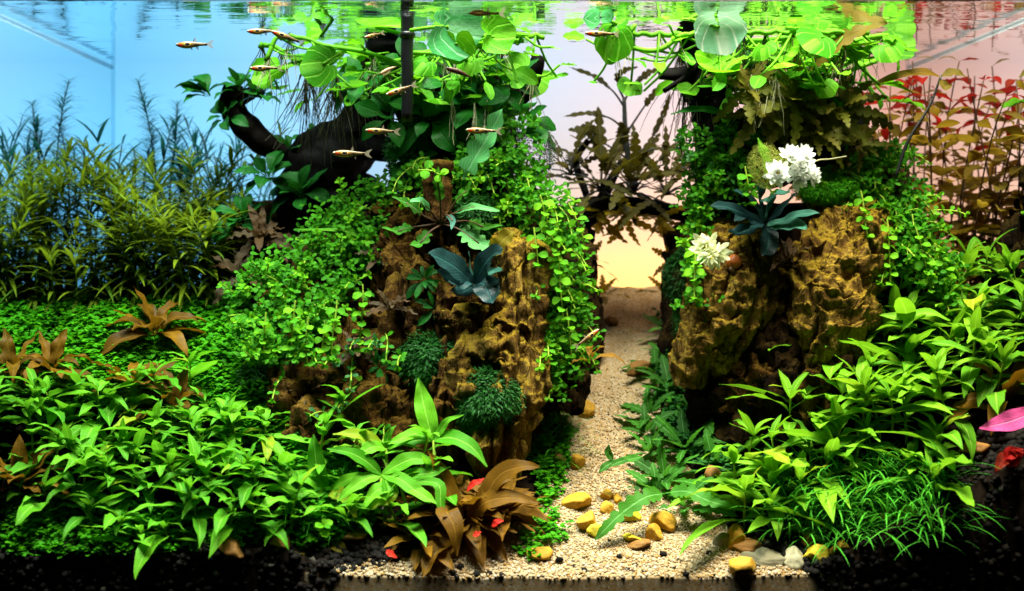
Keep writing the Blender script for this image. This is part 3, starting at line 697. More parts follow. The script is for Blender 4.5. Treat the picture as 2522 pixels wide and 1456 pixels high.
def vine(loc, d0, L, group, grav=(0, 0, -1), g=.35, leaf=(.06, .085), gap=.075, mat='vine', T=None, hero=False, wob=.35, r=.0075, label=None, name='creeping_vine', cat='vine'):
    t = thing(name, label, cat, loc, group)
    d = Vector(d0).normalized(); G = Vector(grav); p = Vector(); pts = [p.copy()]; n = max(3, int(L/gap)); its = []
    az = R(0, 6.28)
    for i in range(n):
        d = (d+G*g+Vector((R(-1, 1), R(-1, 1), R(-1, 1)))*wob*.4).normalized()
        p = p+d*gap; pts.append(p.copy()); az += PI/2
        F = frame(d, (.3, .8, .2))
        for s in (0, PI):
            q = F @ Vector((.35, math.cos(az+s), math.sin(az+s)))
            q = (q+Vector((0, -.25, .25))).normalized()
            its.append((q, Vector((0, -.55, .85))+d*.3+Vector((R(-.3, .3), R(-.3, .3), 0)), R(*leaf)*(1-.45*(i/n)**3), p))
    for s in (0, 2.1, 4.2): its.append(((F @ Vector((.8, math.cos(s), math.sin(s)))).normalized(), d, leaf[0]*.8, p))
    m = MB(); m.tube(pts, r, 4, cap=False); link('stem', m.mesh('stem', M['vinestem']), t)
    if hero:
        for q, u, s, pp in its: put(t, random.choice(VINELEAF), pp, q, s, u, mat=mat)
    else:
        link('foliage', batch('foliage', T or T_VINE, its, M[mat]), t, kind='stuff')
    return t
def inpoly(u, v, P):
    c = False; j = len(P)-1
    for i in range(len(P)):
        if (P[i][1] > v) != (P[j][1] > v) and u < (P[j][0]-P[i][0])*(v-P[i][1])/(P[j][1]-P[i][1])+P[i][0]: c = not c
        j = i
    return c
def sample(P, n, mind=0):
    us = [p[0] for p in P]; vs = [p[1] for p in P]; out = []; tries = 0
    while len(out) < n and tries < 40000:
        tries += 1
        u, v = R(min(us), max(us)), R(min(vs), max(vs))
        if inpoly(u, v, P) and all((u-a)**2+(v-b)**2 > mind*mind for a, b in out): out.append((u, v))
    return out
def ground_at(u, v):
    """where the line of sight through u, v first meets the ground"""
    y = 0.02
    while y < 4.4:
        p = at(u, v, y)
        if p.z <= zg(p.x, y): return p
        y += .02
    return at(u, v, 4.4)
def on_ground(x, y): return Vector((x, y, zg(x, y)-.01))
def ribbon(name, pts, w, mat, prof='lance', N=(0, -.75, .65), n=16, nw=4, fold=.2, parent=None, base=None, lobes=None, wave=.14):
    """one hand-shaped leaf along a line of points (u, v, y)"""
    c = catmull([at(*p) for p in pts], n); b = Vector(base) if base is not None else c[0].copy()
    f = lobed_prof(lobes) if lobes else PROF[prof]
    ph = R(0, 6.28); V = []; U = []; N = Vector(N).normalized(); wid = w*(pts[0][2]+DIST)/FPX/2
    for i, p in enumerate(c):
        t = i/(n-1); tg = (c[min(i+1, n-1)]-c[max(i-1, 0)]).normalized(); s = N.cross(tg).normalized(); nn = tg.cross(s)
        ww = max(wid*f(t), .006)
        for a in np.linspace(-1, 1, nw+1):
            V.append(tuple(p+s*a*ww+nn*(fold*abs(a)*ww+wave*wid*abs(a)*math.sin(17*t+ph+a*1.3))-b)); U.append((.5+.5*a, .02+.96*t))
    m = nw+1
    F = [(i*m+j, (i+1)*m+j, (i+1)*m+j+1, i*m+j+1) for i in range(n-1) for j in range(nw)]
    o = link('leaf', mesh_np(name, V, F, U, mat), parent)
    if parent is None: o.location = b
    return o
def tube_part(name, pts, radii, mat, parent, base, n=6, res=16):
    m = MB(); c = catmull([at(*p) for p in pts], res)
    rr = np.interp(np.linspace(0, 1, res), np.linspace(0, 1, len(radii)), radii)
    m.tube([p-Vector(base) for p in c], list(rr), n)
    return link(name, m.mesh(name, M[mat]), parent)

# ---------------------------------------------------------------- front beds of lance-leaved plants
def bed(rows, group, ls, text, L, h, nodes=4, per=2, **kw):
    """rows: (y, x from, x to, how many, words for the row)"""
    for y, x0, x1, n, words in rows:
        ts = []
        for i in range(n):
            x = lerp(x0, x1, (i+.5)/n)+R(-.4, .4)*(x1-x0)/n*.7; yy = y+R(-.10, .10)
            if abs(path_s(x, yy)) < .95 or x > 3.95 and yy < .62 or 2.75 < x < 3.65 and yy < .62: continue
            ts.append(stem_plant('stem_plant', 'aquatic plant', on_ground(x, max(.08, yy)), group, ls, R(*h), nodes, per, L, lean=(R(-.25, .25), R(-.45, .05)), **kw))
        number(ts, text.format('{0}', words))
bed([(0.16, -3.5, -1.62, 8, 'front row'), (0.38, -4.15, -1.6, 10, 'second row'), (0.58, -4.2, -1.75, 10, 'third row'), (0.80, -4.2, -1.95, 10, 'fourth row'), (1.0, -4.2, -2.2, 8, 'fifth row'), (1.2, -4.2, -2.6, 6, 'back row')],
    'green stem plants of the left bed', LS['lance'], 'bright green lance-leaved plant, {0} in the {1} of the left bed', (.28, .62), (.10, .44), 5)
bed([(0.2, 3.75, 4.6, 4, 'front row'), (0.48, 2.0, 4.6, 9, 'second row'), (0.68, 2.0, 4.65, 10, 'third row'), (0.95, 2.2, 4.65, 10, 'fourth row'), (1.25, 2.6, 4.65, 10, 'fifth row')],
    'green stem plants of the right bed', LS['lance_warm'], 'fresh green lance-leaved plant, {0} in the {1} of the right bed', (.46, .92), (.2, .55))
bed([(1.55, 3.0, 4.65, 9, 'sixth row'), (1.9, 3.3, 4.65, 8, 'seventh row'), (2.3, 3.7, 4.65, 6, 'back row')],
    'green stem plants of the right bed', LS['lance_warm'], 'tall green lance-leaved plant, {0} in the {1} of the right bed', (.46, .88), (.3, .6), 5)
def hero_plant(label, base, tops, ls='lance', mat='lance'):
    b = ground_at(*base); t = thing('stem_plant', label, 'aquatic plant', b, 'green stem plants at the foot of the left island')
    for (u, v, y), leaves in tops:
        p = at(u, v, y); m = MB(); m.tube([Vector(), (p-b)*.5+Vector((.03, 0, 0)), p-b], [.018, .016, .013], 6); link('stem', m.mesh('stem', M['vinestem']), t)
        for pts, w in leaves:
            ribbon('lance_leaf', [(u, v, y)]+pts, w*.84, M[mat], parent=t, base=b)
hero_plant('large green plant with one tall upright leaf at the foot of the left island', (1060, 1300), [
    ((1068, 1085, .7), [([(1052, 1030, .72), (1040, 980, .8), (1030, 930, .85)], 62), ([(1085, 1060, .68), (1105, 1035, .65), (1142, 1022, .62)], 26), ([(1110, 1078, .6), (1160, 1100, .5), (1200, 1150, .42)], 52),
      ([(1030, 1068, .65), (990, 1080, .55), (955, 1095, .5)], 40), ([(1020, 1085, .7), (985, 1090, .65), (950, 1100, .62)], 40)])])
hero_plant('leafy green plant leaning left at the foot of the left island', (945, 1300), [
    ((950, 1105, .6), [([(910, 1080, .55), (870, 1068, .5), (820, 1070, .45)], 42), ([(985, 1085, .6), (1010, 1078, .62), (1060, 1070, .66)], 40), ([(955, 1080, .62), (962, 1062, .6), (975, 1048, .6)], 24), ([(925, 1100, .5), (900, 1110, .45), (880, 1130, .4)], 44)]),
    ((940, 1170, .45), [([(900, 1135, .4), (860, 1115, .35), (805, 1105, .3)], 44), ([(990, 1140, .45), (1030, 1130, .45), (1080, 1150, .42)], 52), ([(900, 1180, .35), (870, 1200, .3), (830, 1235, .25)], 46), ([(985, 1180, .35), (1030, 1215, .25), (1060, 1240, .2)], 46), ([(960, 1215, .35), (930, 1235, .3), (895, 1262, .25)], 56)])])
hero_plant('green plant with a pointed upright leaf left of the left island foot', (800, 1300), [
    ((805, 1215, .5), [([(785, 1170, .5), (775, 1110, .52), (772, 1070, .55)], 52), ([(840, 1190, .45), (870, 1175, .42), (905, 1165, .4)], 36), ([(770, 1185, .45), (730, 1170, .42), (690, 1165, .4)], 38), ([(770, 1215, .4), (735, 1215, .36), (700, 1225, .33)], 34), ([(830, 1215, .4), (860, 1235, .35), (880, 1290, .3)], 44)])])
hero_plant('green plant with a long leaf hanging over the brown rosette', (1000, 1310), [
    ((985, 1190, .4), [([(1010, 1200, .3), (1050, 1225, .2), (1075, 1240, .15)], 40), ([(1075, 1190, .28), (1085, 1240, .2), (1090, 1290, .15)], 34), ([(950, 1200, .35), (920, 1215, .3), (885, 1270, .22)], 44), ([(1020, 1170, .4), (1060, 1165, .38), (1110, 1150, .36)], 44)])])

ts = [stem_plant('stem_plant', 'aquatic plant', on_ground(x, y), 'green stem plants at the foot of the left island', LS['lance'], h, 4, 2, (.40, .66), lean=(R(-.3, .3), -.4)) for x, y, h in [(-1.5, .75, .4), (-1.25, .35, .25), (-1.05, .75, .45), (-.8, .4, .3), (-.62, .8, .5), (-.42, .62, .4), (-1.35, 1.0, .4)]]
number(ts, 'small green plant, {0} of those at the foot of the left island')
# ---------------------------------------------------------------- brown rosettes
for u, v, n, L, lab in [
        (385, 865, 13, (.48, .72), 'brown broad-leaved rosette rising alone from the back of the green carpet'),
        (335, 1000, 12, (.46, .64), 'brown rosette with pointed leaves in the middle of the left bed'),
        (430, 1045, 11, (.38, .52), 'small brown rosette at the right edge of the left bed'),
        (130, 960, 11, (.44, .6), 'brown rosette half hidden behind the green leaves at the far left'),
        (28, 975, 5, (.28, .36), 'small brown rosette peeping out at the left edge of the picture'),
        (50, 1245, 16, (.42, .6), 'dark brown rosette at the front left corner of the bed'),
        (2470, 1000, 14, (.5, .74), 'brown rosette above the pink leaf at the right edge'),
        (1452, 890, 4, (.28, .36), 'small brown plant in the shade left of the path')]:
    rosette('brown_rosette', 'aquatic plant', at(u, v, .95) if u == 1452 else at(u, v, .75) if u > 2400 else ground_at(u, v)+Vector((0, 0, .16)), 'brown rosette plants', LS['brown'], n, L, el=(.15, 1.25), label=lab)
t = rosette('brown_rosette', 'aquatic plant', ground_at(1150, 1310)+Vector((0, .1, .10)), 'brown rosette plants', LS['brownflat'], 84, (.40, .84), el=(-.22, .95), label='large brown rosette with drooping leaves at the front of the sand')
bb = t.location
rosette('brown_rosette', 'aquatic plant', ground_at(1040, 1345)+Vector((0, .08, .03)), 'brown rosette plants', LS['brownflat'], 30, (.36, .62), el=(-.1, .9), label='dark brown rosette merging into the left side of the large brown one')
rosette('brown_rosette', 'aquatic plant', ground_at(1235, 1300)+Vector((0, .08, .10)), 'brown rosette plants', LS['brownflat'], 34, (.38, .68), el=(-.1, .9), label='golden brown rosette merging into the right side of the large brown one')
for pts, w in [([(1140, 1300, .3), (1110, 1220, .35), (1085, 1160, .4), (1055, 1110, .42)], 46), ([(1150, 1300, .3), (1190, 1240, .3), (1260, 1225, .25), (1330, 1240, .2)], 50),
               ([(1130, 1300, .3), (1100, 1260, .15), (1120, 1300, .02), (1125, 1370, -.02)], 56), ([(1140, 1310, .3), (1090, 1350, .12), (1050, 1375, .05), (1030, 1400, .02)], 62), ([(1160, 1300, .3), (1220, 1180, .35), (1280, 1150, .3), (1330, 1150, .25)], 50)]:
    ribbon('brown_leaf', pts, w, M['brown'], parent=t, base=bb)
for pts in ([(1150, 1210, .2), (1165, 1192, .2), (1180, 1186, .2), (1192, 1178, .22)], [(1212, 1298, .08), (1225, 1285, .08), (1240, 1283, .08)], [(1165, 1320, .05), (1175, 1315, .05), (1185, 1310, .05)]):
    ribbon('red_leaf', pts, 16, M['redbright'], parent=t, base=bb)['label'] = 'small bright red new leaf'
t = thing('pink_leaved_plant', 'plant with one bright pink leaf hanging below the brown rosette at the right edge', 'aquatic plant', at(2540, 1060, .2))
ribbon('pink_leaf', [(2560, 1008, .12), (2510, 1030, .08), (2460, 1045, .06), (2412, 1055, .04)], 52, M['pink'], parent=t, base=t.location, N=(0, -.9, .4))
ribbon('red_leaf', [(2560, 1000, .22), (2540, 1030, .18), (2500, 1022, .16)], 40, M['redbright'], parent=t, base=t.location)
t = thing('red_leaf', 'dark red fallen leaf lying in the shade below the pink leaf', 'leaf', at(2480, 1130, .0))
for k in range(3): ribbon('blade', [(2495, 1150, -.02), (2475+k*14, 1130-k*12, -.03), (2450+k*26, 1165-k*20, -.05)], 38, M['redleaf'], parent=t, base=t.location)
o = ribbon('fallen_leaf', [(952, 1355, .05), (962, 1364, .04), (978, 1374, .03)], 18, M['redbright']); o.name = 'fallen_leaf'
tag(o, 'small orange-red fallen leaf on the sand left of the big brown rosette', 'leaf')

# ---------------------------------------------------------------- carpets of tiny leaves
def carpet(name, label, poly, n, leaf, mat, hgt=.10, dens=9, T=T_VINE):
    its = []
    for u, v in sample(poly, n):
        p = ground_at(u, v)
        if p.x < XL+.05: p = on_ground(R(XL+.03, -1.9), R(1.7, 3.3))
        if abs(path_s(p.x, p.y)) < .9 and R(0, 1) < .55: continue
        h = R(.3, 1)*hgt; tip = p+Vector((R(-.06, .06), R(-.06, .06), h)); a = R(0, 6.28)
        for k in range(dens):
            f = R(.25, 1); q = p.lerp(tip, f); a += 2.2
            its.append((dirv(a, R(-.1, .9)), Vector((0, -.4, 1)), R(*leaf), q))
    o = link(name, batch(name, T, its, M[mat]), kind='stuff'); o['label'] = label; return o
carpet('carpet_plants', 'dense green carpet of tiny leaves on the slope at the left', [(0, 748), (620, 735), (700, 830), (730, 1000), (760, 1180), (640, 1130), (520, 1040), (500, 1040), (300, 1030), (0, 1060)], 4400, (.045, .085), 'carpet', .16)
carpet('carpet_plants', 'green carpet at the foot of the left bed along the front', [(0, 1230), (200, 1230), (640, 1290), (720, 1330), (600, 1350), (400, 1372), (0, 1378)], 1000, (.04, .075), 'carpet', .10)
carpet('carpet_plants', 'small-leaved green carpet between the left bed and the island', [(700, 1010), (860, 1120), (920, 1300), (830, 1350), (740, 1370), (720, 1250), (690, 1150)], 520, (.05, .085), 'carpet', .14)
carpet('carpet_plants', 'thin green carpet creeping onto the sand beside the left island', [(1310, 1000), (1400, 960), (1415, 1060), (1400, 1160), (1370, 1260), (1400, 1330), (1300, 1400), (1270, 1350), (1330, 1240), (1300, 1120)], 430, (.04, .07), 'carpet', .12, 7)
carpet('carpet_plants', 'dark green ground cover in the shade right of the path', [(1620, 780), (1700, 820), (1800, 1050), (1900, 1150), (1760, 1180), (1640, 1080), (1620, 900)], 420, (.05, .09), 'moss', .14)
its = []
for _ in range(1500):
    u, v = R(1900, 2330), R(1170, 1345); p = ground_at(u, v)
    a = R(0, 6.28); its.append((dirv(a, R(.4, 1.4)), Vector((0, 0, 1)), R(.3, .72), p))
for _ in range(160):
    u, v = R(1320, 1420), R(1010, 1160); p = ground_at(u, v); its.append((dirv(R(0, 6.28), R(.3, 1.4)), Vector((0, 0, 1)), R(.2, .4), p))
for _ in range(220):
    u, v = R(700, 860), R(1130, 1300); p = ground_at(u, v); its.append((dirv(R(0, 6.28), R(.2, 1.3)), Vector((0, 0, 1)), R(.2, .42), p))
o = link('hair_grass', batch('hair_grass', leaf_arr(1.0, .022, 'strap', nl=6, nw=1, droop=1.3, fold=0), its, M['grass']), kind='stuff'); o['label'] = 'fine dark green hair grass between the front stones and the leafy beds'

# ---------------------------------------------------------------- background thickets on the left
def narrow_stem(loc, h, group, mat, T, L, gap, lean, el, per, r=.012, name='stem_plant', wob=.05, label=None):
    t = thing(name, label, 'aquatic plant', loc, group)
    me, pts = stem_mesh(h, lean, r, M['vinestem' if mat == 'narrow' else 'darkstem'], 9, wob); link('stem', me, t)
    its = []; n = int(h/gap); az = R(0, 6)
    for i in range(n):
        f = .12+.88*(i+1)/n; k = f*8; a = int(min(k, 7)); p = pts[a].lerp(pts[a+1], k-a); az += 1.2
        for j in range(per):
            its.append((dirv(az+j*2*PI/per+R(-.3, .3), lerp(el[0], el[1], f)+R(-.25, .25)), Vector((0, 0, 1)), R(*L)*(1-.4*(f > .92)), p))
    link('foliage', batch('foliage', T, its, M[mat]), t, kind='stuff'); return t
for y, n, x0, x1, h0, h1, words in [(2.65, 12, -4.2, -2.7, .6, .95, 'front row'), (2.95, 14, -4.2, -2.5, .8, 1.25, 'second row'), (3.3, 14, -4.2, -2.4, 1.0, 1.4, 'third row'), (3.7, 11, -4.2, -2.5, 1.1, 1.5, 'back row')]:
    ts = []
    for i in range(n):
        x = lerp(x0, x1, (i+.5)/n)+R(-.06, .06); yy = y+R(-.1, .1)
        ts.append(narrow_stem(on_ground(x, yy), R(h0, h1)*(1+.35*noise.noise(Vector((x*2.3, y*.4, 4))))*R(.85, 1.1), 'narrow-leaved stems of the back left thicket', 'narrow', T_NARROW, (.32, .56), .072, (R(-.5, .5), R(-.55, .1)), (-.4, .8), 4, wob=.10))
    number(ts, 'olive green narrow-leaved stem, {0} in the '+words+' of the thicket')
T_WISP = leaf_arr(1.0, .055, 'lance', nl=4, nw=1, droop=.8, fold=0)
for u, h, lab in [(385, 2.45, 'tallest wispy blue-green stem against the blue back pane'), (352, 1.9, 'wispy blue-green stem just left of the tallest one'), (430, 1.7, 'short wispy blue-green stem right of the tallest one'), (318, 1.7, 'short wispy blue-green stem by the corner seam'), (405, 2.2, 'wispy blue-green stem just right of the tallest one'), (470, 2.0, 'wispy blue-green stem nearest the driftwood branch')]:
    b = at(u, 0, 4.15); narrow_stem(Vector((b.x, 4.15, 2.3)), h, 'wispy stems at the back pane', 'bluegreen', T_WISP, (.18, .34), .030, (R(-.1, .1), 0), (.1, .7), 6, .012, label=lab)
ts = []
for i in range(30):
    u = R(400, 660); b = at(u, 0, R(3.8, 4.25))
    ts.append(narrow_stem(Vector((b.x, b.y, 2.3)), R(1.2, 2.2)-abs(u-520)*.003, 'thin grassy stems behind the driftwood branch', 'bluegreen', leaf_arr(1.0, .06, 'lance', nl=4, nw=1, droop=.7, fold=0), (.28, .5), .16, (R(-.25, .25), 0), (.6, 1.2), 2, .010))
number(ts[:15], 'thin blue-green grassy stem, {0} of the denser group by the driftwood'); number(ts[15:], 'thin blue-green grassy stem, {0} of the looser group by the driftwood')
ts = []
for i in range(9):
    x = R(-4.2, -3.3); ts.append(narrow_stem(Vector((x, R(3.9, 4.3), 2.3)), R(1.3, 1.9), 'broad blue-green stems by the back left corner', 'bluegreen', leaf_arr(1.0, .09, 'lance', nl=5, nw=2, droop=.9, fold=.1), (.4, .6), .16, (R(-.3, .3), 0), (.5, 1.1), 2))
number(ts, 'blue-green long-leaved stem, {0} by the back left corner')
# ---------------------------------------------------------------- broad-leaved plants on the wood
AN = 'dark broad-leaved plants growing on the driftwood'
def anub(u, v, y, n, L, lab, **kw): return rosette('broad_leaved_plant', 'aquatic plant', at(u, v, y), AN, LS['anubias'], n, L, label=lab, **kw)
anub(590, 225, 2.85, 16, (.24, .40), 'curly dark broad-leaved plant crowning the tip of the driftwood branch', el=(.0, 1.3))
anub(640, 240, 2.85, 10, (.22, .34), 'small dark broad-leaved plant behind the tip of the driftwood branch', el=(0, 1.2))
anub(520, 240, 2.85, 7, (.32, .48), 'green plant with three twisted leaves reaching out left of the branch tip', el=(.2, 1.2), azr=(2.2, 4.0))
anub(660, 440, 2.6, 14, (.3, .45), 'dark broad-leaved plant below the driftwood branch', el=(.1, 1.2), normal=(0, -.6, .8))
anub(740, 480, 2.55, 12, (.3, .45), 'dark broad-leaved plant against the black driftwood trunk', el=(.1, 1.2), normal=(-.2, -.6, .8))
anub(600, 540, 2.6, 12, (.28, .42), 'dark broad-leaved plant between the back left thicket and the driftwood', el=(.1, 1.2), normal=(0, -.6, .8))
anub(715, 375, 2.85, 8, (.22, .34), 'small dark broad-leaved plant sitting on the middle of the driftwood branch', el=(0, 1.2))
anub(560, 290, 2.8, 9, (.24, .36), 'dark broad-leaved plant on the left bend of the driftwood branch', el=(0, 1.3), normal=(-.5, -.5, .5))
anub(770, 340, 3.0, 8, (.18, .28), 'small grey-green sprig standing on the driftwood branch', el=(.2, 1.3))
for (u, v, y, n, L, lab) in [(960, 290, 2.0, 7, (.38, .5), 'glossy dark green broad-leaved plant left of the black pipe'), (1060, 300, 1.9, 8, (.40, .55), 'glossy dark green broad-leaved plant right of the black pipe'), (1170, 260, 1.9, 10, (.42, .58), 'large dark green broad-leaved plant under the lime floating leaves'),
        (1100, 210, 2.0, 12, (.38, .52), 'dark broad-leaved plant high behind the pipe'), (1240, 210, 2.0, 10, (.38, .52), 'dark broad-leaved plant at the upper right of the left island'), (1290, 300, 2.1, 9, (.32, .45), 'dark broad-leaved plant at the right edge of the left island top'),
        (900, 210, 2.3, 10, (.36, .48), 'dark broad-leaved plant at the upper left of the left island'), (1020, 390, 2.0, 9, (.3, .4), 'dark broad-leaved plant below the pipe'), (1150, 370, 1.95, 10, (.3, .42), 'dark broad-leaved plant beside the large lobed leaf'), (1010, 170, 2.1, 12, (.34, .48), 'dark broad-leaved plant close below the floating leaves')]:
    anub(u, v, y, n, L, lab, normal=(R(-.3, .3), -.7, .6), el=(-.2, 1.0))
# ---------------------------------------------------------------- teal and small rosettes on the stones
BU = 'dark teal rosettes growing on the stones'
t = thing('teal_rosette', 'blue-green glossy rosette on the ochre buttress of the left island', 'aquatic plant', at(1165, 695, 1.0), BU)
for i, (pts, w) in enumerate([([(1165, 700), (1130, 665), (1090, 640), (1055, 625)], 62), ([(1165, 700), (1130, 690), (1095, 680), (1075, 668)], 40), ([(1170, 700), (1190, 655), (1215, 628), (1235, 622)], 60), ([(1165, 705), (1150, 690), (1120, 700), (1105, 690)], 50),
        ([(1165, 690), (1160, 660), (1158, 640), (1155, 618)], 16), ([(1170, 700), (1190, 700), (1205, 725), (1212, 748)], 62), ([(1170, 700), (1200, 672), (1220, 670), (1238, 664)], 30), ([(1165, 705), (1150, 715), (1130, 722), (1110, 715)], 40), ([(1170, 695), (1195, 690), (1220, 700), (1232, 690)], 34)]):
    ribbon('teal_leaf', [(u, v, 1.0-.12*k+.03*i) for k, (u, v) in enumerate(pts)], w, M['buce'] if i not in (4, 6) else M['bucepale'], prof='oval', parent=t, base=t.location, N=(R(-.3, .3), -.8, .5))
t = thing('teal_rosette', 'dark teal rosette spread between the two white flowers on the right island', 'aquatic plant', at(1885, 545, 1.35), BU)
for i, (pts, w) in enumerate([([(1880, 545), (1840, 530), (1790, 510), (1750, 508)], 38), ([(1885, 545), (1860, 505), (1830, 480), (1805, 470)], 32), ([(1885, 540), (1890, 500), (1915, 480), (1945, 475)], 54), ([(1890, 550), (1930, 545), (1970, 528), (2018, 525)], 30), ([(1890, 555), (1925, 555), (1960, 555), (1988, 562)], 40),
        ([(1880, 550), (1850, 560), (1820, 575), (1795, 572)], 44), ([(1885, 545), (1870, 500), (1868, 470), (1880, 450)], 40), ([(1890, 545), (1930, 510), (1950, 490), (1965, 470)], 32), ([(1885, 550), (1895, 580), (1890, 610), (1880, 630)], 50), ([(1880, 545), (1850, 545), (1830, 530), (1810, 545)], 36)]):
    ribbon('teal_leaf', [(u, v, 1.35-.13*k+.03*i) for k, (u, v) in enumerate(pts)], w, M['bucepale'] if i in (4, 2, 3) else M['buce'], prof='oval', parent=t, base=t.location, N=(R(-.3, .3), -.7, .6))
for u, v, y, n, lab in [(1045, 690, 1.25, 14, 'small green spoon-leaved rosette left of the teal rosette'), (1070, 760, 1.25, 12, 'small green spoon-leaved rosette below the teal rosette'), (715, 865, 1.25, 16, 'green star-shaped rosette left of the hanging vines'), (935, 905, 1.2, 16, 'dark green star-shaped rosette right of the hanging vines'), (880, 960, 1.3, 10, 'small dark rosette low between the hanging vines')]:
    rosette('small_rosette', 'aquatic plant', at(u, v, y), 'small green rosettes growing on the stones', LS['smallrosette'], n, (.16, .24), label=lab, normal=(R(-.2, .2), -.8, .5), el=(0, 1.1))
for u, v, y, n, L, lab in [(765, 975, 1.15, 14, (.24, .38), 'wavy grey-blue rosette low on the left island'), (640, 590, 2.3, 12, (.34, .5), 'wavy brown rosette below the dark driftwood'), (600, 680, 2.3, 12, (.34, .5), 'wavy brown rosette at the edge of the green carpet'), (690, 620, 2.4, 9, (.3, .4), 'wavy brown rosette behind the bushy vines'), (930, 640, 1.55, 8, (.22, .32), 'wavy dark rosette in a cleft of the left island'), (870, 870, 1.1, 10, (.22, .34), 'wavy dark rosette behind the hanging vines'), (960, 760, 1.2, 10, (.22, .34), 'wavy dark rosette in the deep fissure of the left island'), (830, 1060, 1.0, 9, (.2, .3), 'wavy dark rosette at the foot of the left island'), (1940, 640, 1.45, 9, (.24, .36), 'dark rosette in the shadow under the teal rosette')]:
    rosette('wavy_rosette', 'aquatic plant', at(u, v, y), 'wavy brown rosettes', LS['darkbrown'], n, L, label=lab, normal=(R(-.2, .2), -.5, .8), el=(0, 1.3))
# ---------------------------------------------------------------- lobed-leaved plants
LB = 'lobed-leaved plants'
t = thing('lobed_plant', 'rosette of lobed leaves on brown stalks at the top of the left island', 'aquatic plant', at(1085, 552, 1.3), LB)
for pts, w, mt, lb in [([(1085, 552), (1040, 530), (1000, 500), (965, 485)], 30, 'lobed', 5), ([(1085, 550), (1060, 520), (1035, 495), (1010, 495)], 22, 'lobedpale', None), ([(1090, 552), (1130, 565), (1180, 600), (1225, 618)], 52, 'lobedpale', 4), ([(1090, 550), (1120, 525), (1170, 510), (1230, 520)], 20, 'lobedpale', None),
        ([(1085, 555), (1060, 570), (1035, 600), (1010, 605)], 30, 'lobed', 3), ([(1085, 552), (1085, 500), (1078, 450), (1080, 410)], 26, 'lobed', 8), ([(1090, 548), (1120, 500), (1150, 470), (1165, 440)], 26, 'lobed', 4), ([(1080, 552), (1020, 560), (980, 570), (940, 560)], 26, 'lobed', 5), ([(1090, 552), (1150, 545), (1190, 560), (1240, 555)], 24, 'lobed', 6), ([(1085, 552), (1100, 530), (1115, 545), (1112, 565)], 14, 'bucepale', None)]:
    c = [(u, v, 1.3-.1*k) for k, (u, v) in enumerate(pts)]
    m = tube_part('leaf_stalk', c[:3], [.012, .008], 'brownstem', t, t.location, 5, 8)
    ribbon('lobed_leaf', [c[1], ((c[1][0]+c[2][0])/2, (c[1][1]+c[2][1])/2-3, c[1][2]-.05)]+c[2:], w*1.2, M[mt], parent=t, base=t.location, lobes=lb, n=30 if lb else 12, nw=2 if lb else 4, prof='oval')
t = thing('lobed_plant', 'large upright lobed leaf with a pale midrib above the left island', 'aquatic plant', at(1140, 440, 1.2), LB)
ribbon('lobed_leaf', [(1140, 440, 1.2), (1175, 380, 1.15), (1205, 330, 1.1), (1238, 268, 1.05)], 74, M['lobedpale'], parent=t, base=t.location, lobes=4, n=36, nw=2)
t = thing('lobed_plant', 'yellow-green lobed leaf on the tip of the ochre buttress', 'aquatic plant', at(1212, 622, 1.05), LB)
ribbon('lobed_leaf', [(1205, 622, 1.05), (1225, 605, 1.0), (1245, 585, 1.0), (1265, 572, 1.0)], 50, M['lobedyellow'], parent=t, base=t.location, lobes=2, n=24, nw=2, N=(0, -.9, .3))
for u, v, n, L, lab in [(1615, 900, 9, (.36, .52), 'dark lobed-leaved plant spilling onto the narrow part of the path'), (1595, 1045, 9, (.36, .52), 'lobed-leaved plant spilling onto the sand beside the tallest lobed plant'), (1620, 1190, 8, (.34, .5), 'lobed-leaved plant spilling onto the sand behind the ochre stones'), (1650, 945, 10, (.42, .62), 'dark green lobed-leaved plant beside the path, halfway back'), (1600, 1000, 8, (.4, .56), 'lobed-leaved plant reaching out over the path'), (1690, 1085, 10, (.42, .6), 'lobed-leaved plant in front of the right island'), (1640, 1160, 9, (.38, .54), 'lobed-leaved plant on the near right edge of the path'), (1740, 1010, 8, (.4, .56), 'lobed-leaved plant tucked under the right island'),
        (1655, 870, 8, (.42, .56), 'lobed-leaved plant at the narrow part of the path'), (1665, 800, 8, (.4, .56), 'dark lobed-leaved plant far back at the right of the path'), (1760, 1130, 9, (.4, .56), 'lobed-leaved plant beside the leafy right bed'), (1600, 1090, 6, (.36, .5), 'low lobed-leaved plant leaning onto the middle of the path'), (1690, 1230, 7, (.36, .52), 'lobed-leaved plant nearest the front stones')]:
    p = ground_at(u, v+25); rosette('lobed_plant', 'aquatic plant', p, LB, LS['lobed'], n, L, label=lab, el=(.05, 1.2), normal=(-.25, -.3, .9))
t = thing('lobed_plant', 'long dark lobed leaf stretching left over the sand and stones', 'aquatic plant', ground_at(1640, 1225), LB)
ribbon('lobed_leaf', [(1640, 1215, .62), (1590, 1225, .5), (1530, 1265, .4), (1465, 1330, .3)], 52, M['lobed'], parent=t, base=t.location, lobes=9, n=40, nw=2)
ribbon('lobed_leaf', [(1640, 1215, .62), (1690, 1210, .55), (1750, 1235, .45), (1830, 1255, .4)], 46, M['lobed'], parent=t, base=t.location, lobes=9, n=40, nw=2)
t = thing('small_sprig', 'small dark sprig lying on the sand in the middle of the path', 'aquatic plant', ground_at(1560, 1130), LB)
for pts in ([(1580, 1125, 1.0), (1545, 1132, .97), (1500, 1140, .93)], [(1510, 1135, .95), (1498, 1115, .95), (1500, 1095, .95)], [(1515, 1135, .95), (1490, 1150, .9), (1475, 1165, .88)], [(1545, 1132, .97), (1520, 1140, .9), (1500, 1150, .86)]):
    ribbon('leaf', pts, 20, M['lobed'], parent=t, base=t.location)
